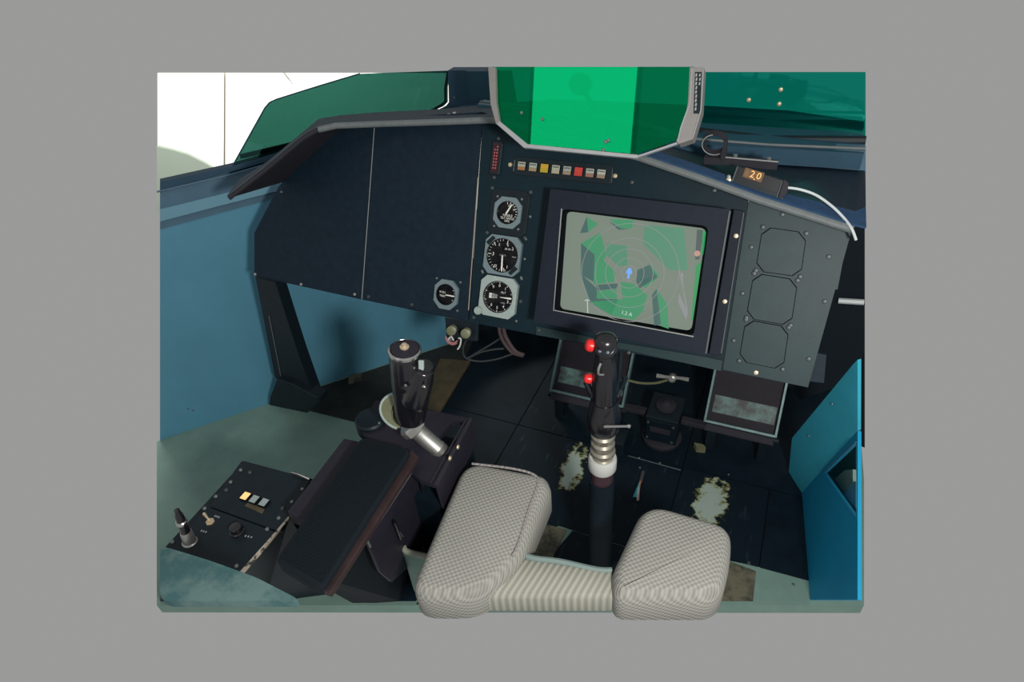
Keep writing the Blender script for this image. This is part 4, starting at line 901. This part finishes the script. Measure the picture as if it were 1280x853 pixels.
hs = thing('hose_loop', 'pair of mauve hoses hanging below the panel edge under the altimeter', 'hose', FY(1.05).px(652, 444))
HY = FY(1.05)
for pts, r in (([(624, 405), (625, 417), (631, 430), (641, 441), (654, 445)], .0042), ([(629, 406), (631, 418), (637, 430), (645, 440), (655, 444)], .0046)):
    bm = tube([HY.px(*p) for p in pts], r, n=8, smooth=5); build('hose', bm, M['wirem'], hs, smooth=True)
for i, pts in enumerate(([(583, 425), (579, 435), (580, 445), (587, 450), (602, 452), (622, 449), (641, 443), (654, 443)], [(583, 449), (598, 440), (615, 430), (630, 420)], [(584, 449), (600, 441), (615, 437.5), (630, 436)])):
    bm = tube([FY(1.08).px(*p) for p in pts], .0023, n=6, smooth=6); o = build('cable', bm, M['wire'], None, smooth=True)
    tag(o, ['long grey wire looping from the connectors toward the mauve hoses', 'straight dark wire rising to the right below the panel', 'thin wire curving level below the straight rising one'][i], 'wire')
bw2 = lambda pts, y: [FY(y).px(*p) for p in pts]

# ================================================================== SEAT
def fabric(name, c1, c2, kx, ky, rot, stripes=False, bump=.6):
    m = mat(name, c1, .85, spec=.15); N = m.node_tree.nodes; L = m.node_tree.links; b = N['Principled BSDF']
    tc = N.new('ShaderNodeTexCoord'); mp = N.new('ShaderNodeMapping'); mp.inputs['Rotation'].default_value = (0, 0, rot); L.new(tc.outputs['Object'], mp.inputs[0])
    sp_ = N.new('ShaderNodeSeparateXYZ'); L.new(mp.outputs[0], sp_.inputs[0])
    def mth(op, a, b_=None, c=None):
        n = N.new('ShaderNodeMath'); n.operation = op
        for i, q in enumerate((a, b_, c)):
            if q is None: continue
            if isinstance(q, (int, float)): n.inputs[i].default_value = q
            else: L.new(q, n.inputs[i])
        return n.outputs[0]
    X_, Y_, Z_ = sp_.outputs
    Yz = mth('SUBTRACT', Y_, Z_)
    sx = mth('SINE', mth('MULTIPLY', X_ if not stripes else X_, kx))
    if stripes: h = mth('MULTIPLY_ADD', sx, .5, .5)
    else: h = mth('MULTIPLY_ADD', mth('MULTIPLY', sx, mth('SINE', mth('MULTIPLY', Yz, ky))), .5, .5)
    nz = N.new('ShaderNodeTexNoise'); nz.inputs['Scale'].default_value = 9; nz.inputs['Detail'].default_value = 4; L.new(tc.outputs['Object'], nz.inputs[0])
    mx = N.new('ShaderNodeMix'); mx.data_type = 'RGBA'; L.new(h, mx.inputs[0]); mx.inputs[6].default_value = (*c2, 1); mx.inputs[7].default_value = (*c1, 1)
    m2 = N.new('ShaderNodeMix'); m2.data_type = 'RGBA'; m2.blend_type = 'MULTIPLY'; m2.inputs[0].default_value = .25; L.new(mx.outputs[2], m2.inputs[6]); L.new(nz.outputs[0], m2.inputs[7])
    L.new(m2.outputs[2], b.inputs['Base Color'])
    bp = N.new('ShaderNodeBump'); bp.inputs['Strength'].default_value = bump; bp.inputs['Distance'].default_value = .0015; L.new(h, bp.inputs['Height']); L.new(bp.outputs[0], b.inputs['Normal'])
    return m
M['weave'] = fabric('woven_grey_upholstery', (.46, .455, .42), (.27, .275, .255), 2 * math.pi / .0092, 2 * math.pi / .0084, .0)
M['rib'] = fabric('ribbed_grey_upholstery', (.47, .47, .41), (.30, .31, .27), 2 * math.pi / .0095, 1, .15, stripes=True)
M['weaveside'] = fabric('fine_woven_side_fabric', (.46, .42, .41), (.27, .25, .25), 2 * math.pi / .009, 2 * math.pi / .009, .0)
seat = thing('pilot_seat', 'light grey woven pilot seat with two thigh pads and a ribbed centre', 'seat', FLOOR.px(690, 757))

def cushion(nm, pts, z0, z1, r, bev, m, seg=6):
    fr = FZ(z1); pl = roundpoly(pxp(fr, pts), r, 7)
    return build(nm, prism(fr, pl, z0 - z1, 0, bev=bev, seg=seg), m, seat, smooth=True, angle=60)
def loft(nm, outline, rings, m, par):
    """outline: plan polygon; rings: (inset, z) from the bottom up; closes with a domed top"""
    n = len(outline); c = V((sum(p[0] for p in outline) / n, sum(p[1] for p in outline) / n)); t = bmesh.new(); rows = []
    P = [V(p) for p in outline]; nr = []
    for i in range(n):
        d = (P[(i + 1) % n] - P[i - 1]).normalized(); nn = V((d.y, -d.x)); 
        if nn.dot(c - P[i]) < 0: nn = -nn
        nr.append(nn)
    for ins, z_ in rings: rows.append([t.verts.new((P[i].x + nr[i].x * ins, P[i].y + nr[i].y * ins, z_)) for i in range(n)])
    for p, q in zip(rows, rows[1:]):
        for i in range(n): t.faces.new((p[i], p[(i + 1) % n], q[(i + 1) % n], q[i]))
    t.faces.new(rows[0][::-1]); t.faces.new(rows[-1])
    return build(nm, t, m, par, smooth=True, angle=70)
FS = FZ(.40)
RG = [(.006, .325), (.0, .335), (.0, .376), (.002, .386), (.006, .393), (.011, .398), (.017, .400)]
lo = roundpoly(pxp(FS, [(505, 745), (580, 572), (683, 591), (690, 606), (651, 698), (600, 745)]), .045, 8)
lp = loft('left_thigh_pad', lo, RG, M['weave'], seat)
ro = roundpoly(pxp(FS, [(768, 746), (764, 712), (806, 623), (917, 655), (915, 700), (903, 746)]), .045, 8)
rp = loft('right_thigh_pad', ro, RG, M['weave'], seat)
# seam piping along the inner edges of the pads
for par, pts in ((lp, ((590, 580), (640, 586), (668, 594), (672, 606), (660, 640), (648, 680), (640, 696))), (rp, ((820, 628), (860, 640), (896, 652), (906, 664), (906, 690), (898, 745)))):
    bm = tube([FZ(.4005).px(*p) for p in pts], .0022, n=6, smooth=4)
    if par is lp: build('piping', bm, M['weaveside'], par, smooth=True)
    else: bm.free()
co = roundpoly(pxp(FZ(.375), [(585, 746), (645, 695), (770, 713), (773, 746)]), .016, 4)
cp_ = loft('centre_panel', co, [(.002, .33), (.0, .335), (.0, .366), (.002, .372), (.006, .375)], M['rib'], seat)
bm = tube([FZ(.372).px(*p) for p in ((652, 693), (668, 699), (700, 703), (745, 713), (765, 714))], .0055, n=8, smooth=4); build('front_piping', bm, mat('teal_grey_piping', (.20, .27, .26), .6), cp_, smooth=True)
bt2 = [FZ(.33).px(*p) for p in ((596, 610), (676, 640), (655, 700), (748, 722), (812, 668), (900, 690), (893, 756), (520, 756))]
build('seat_pan', frustum(bt2, [FZ(.24).px(*p) for p in ((600, 660), (672, 670), (655, 715), (748, 738), (812, 710), (890, 720), (885, 756), (540, 756))]), M['black'], seat)
for x, y in ((560, 752), (860, 755)):
    p = FZ(.25).px(x, 740); q = FLOOR.px(x, 752)
    build('seat_leg', tube([p, V((q.x, q.y, .0))], .014, n=12), M['black'], seat, smooth=True)

# ================================================================== ON THE RIGHT SHIELD
RC = FY(1.10)
rc = thing('ring_clamp', 'dark metal ring on an angled flat bar standing on the right deck', 'clamp', RC.px(900, 212))
c0 = RC.px(893, 179.5); rx = V((1, 0, 0)); rz = V((0, -.25, .97)).normalized(); rr_ = .021
bm = bmesh.new(); nn_ = rx.cross(rz)
fr = Fr(c0, rx, rz); build('ring', ring(fr, circ(0, 0, rr_, 40), circ(0, 0, rr_ - .0035, 40), -.008, .004, cen=(0, 0)), M['shield'], rc, smooth=True)
bm = tube([fr.pt((rr_ - .0012) * math.cos(a), (rr_ - .0012) * math.sin(a), .0045) for a in [math.radians(100 + 8 * i) for i in range(33)]], .0009, n=5); build('ring_edge', bm, M['markdim'], rc)
build('upright', prism(RC, pxp(RC, [(905, 172), (909, 176), (908, 198), (901, 199), (901, 190), (905, 185)]), -.006, .006, bev=.001), M['shield'], rc)
build('flat_bar', prism(RC, pxp(RC, [(903, 197), (973, 203), (971, 212), (950, 210), (925, 206), (880, 205), (880, 196)]), -.012, .004, bev=.001), M['shield'], rc)
bm = tube([RC.px(904, 196.5, .005), RC.px(973, 202.5, .005)], .0012, n=5); build('bar_edge', bm, M['markdim'], rc)
for x, y in ((919, 195.5), (961, 199.5)): 
    bm = lathe(RC.px(x, y, -.002), (0, 0, 1), [(.004, -.002), (.004, .003), (.002, .004)], n=8); build('hex_screw', bm, M['steel'], rc)
QF = PAN.px(914, 230, .03)
DB = Fr(QF, PAN.px(972, 249, .03) - QF, PAN.px(921, 207, .03) - QF)
db = thing('digital_readout', 'small black box showing orange digits on the right glare shield', 'readout', DB.px(944, 240))
build('case', prism(DB, pxp(DB, [(914, 230), (972, 249), (980, 225), (922, 207)]), -.045, 0, bev=.0015), M['black'], db)
build('front_window', prism(DB, pxp(DB, [(921, 224), (970, 240), (977, 226), (925, 209)]), 0, .001), M['gloss'], db)
build('digit_window', prism(DB, pxp(DB, [(928, 221), (951, 228.5), (956, 216.5), (932, 209.5)]), .001, .0016), mat('dim_amber_window', (.05, .025, .008), .4, emit=(.09, .04, .01), estr=1.), db)
for ch, x, y, mm, sz in (('8', 933.5, 217, emis('ghost_digit', (.20, .10, .03)), .0145), ('2', 940.5, 218.3, emis('lit_digit', (1., .50, .14), 1.3), .0155), ('.', 944, 221, emis('lit_digit', (1., .50, .14), 1.3), .017), ('0', 948.5, 220.8, emis('lit_digit', (1., .50, .14), 1.3), .0155)):
    text(ch, DB, *DB.ab(x, y, .0016), sz, .0018, mm, db, nm if False else 'digit')
build('end_bracket', prism(DB, pxp(DB, [(972, 250), (980, 224), (986, 229), (984, 242), (977, 249)]), -.03, .002, bev=.0008), M['shield'], db)
for p_ in (((922, 208), (915, 227)), ((978, 226), (971, 247))):
    bm = tube([DB.px(*p_[0], .001), DB.px(*p_[1], .001)], .0009, n=5); build('bright_edge', bm, M['steel'], db)
for x, y, k in ((911, 221, 'steel'), (911, 225, 'brass'), (976, 250, 'bright'), (982, 252, 'small')): screw(db, DB, x, y, -.002, k)
bm = tube([PAN.px(*p, d_) for p, d_ in (((983, 234.5), .025), ((1000, 237), .025), ((1020, 244), .026), ((1040, 258), .03), ((1056, 274), .035), ((1065, 287), .045), ((1070, 300), .04))], .0022, n=8, smooth=6)
tag(build('white_cable', bm, M['cable'], None, smooth=True), 'white cable curving from the orange digit box down the right edge', 'cable')
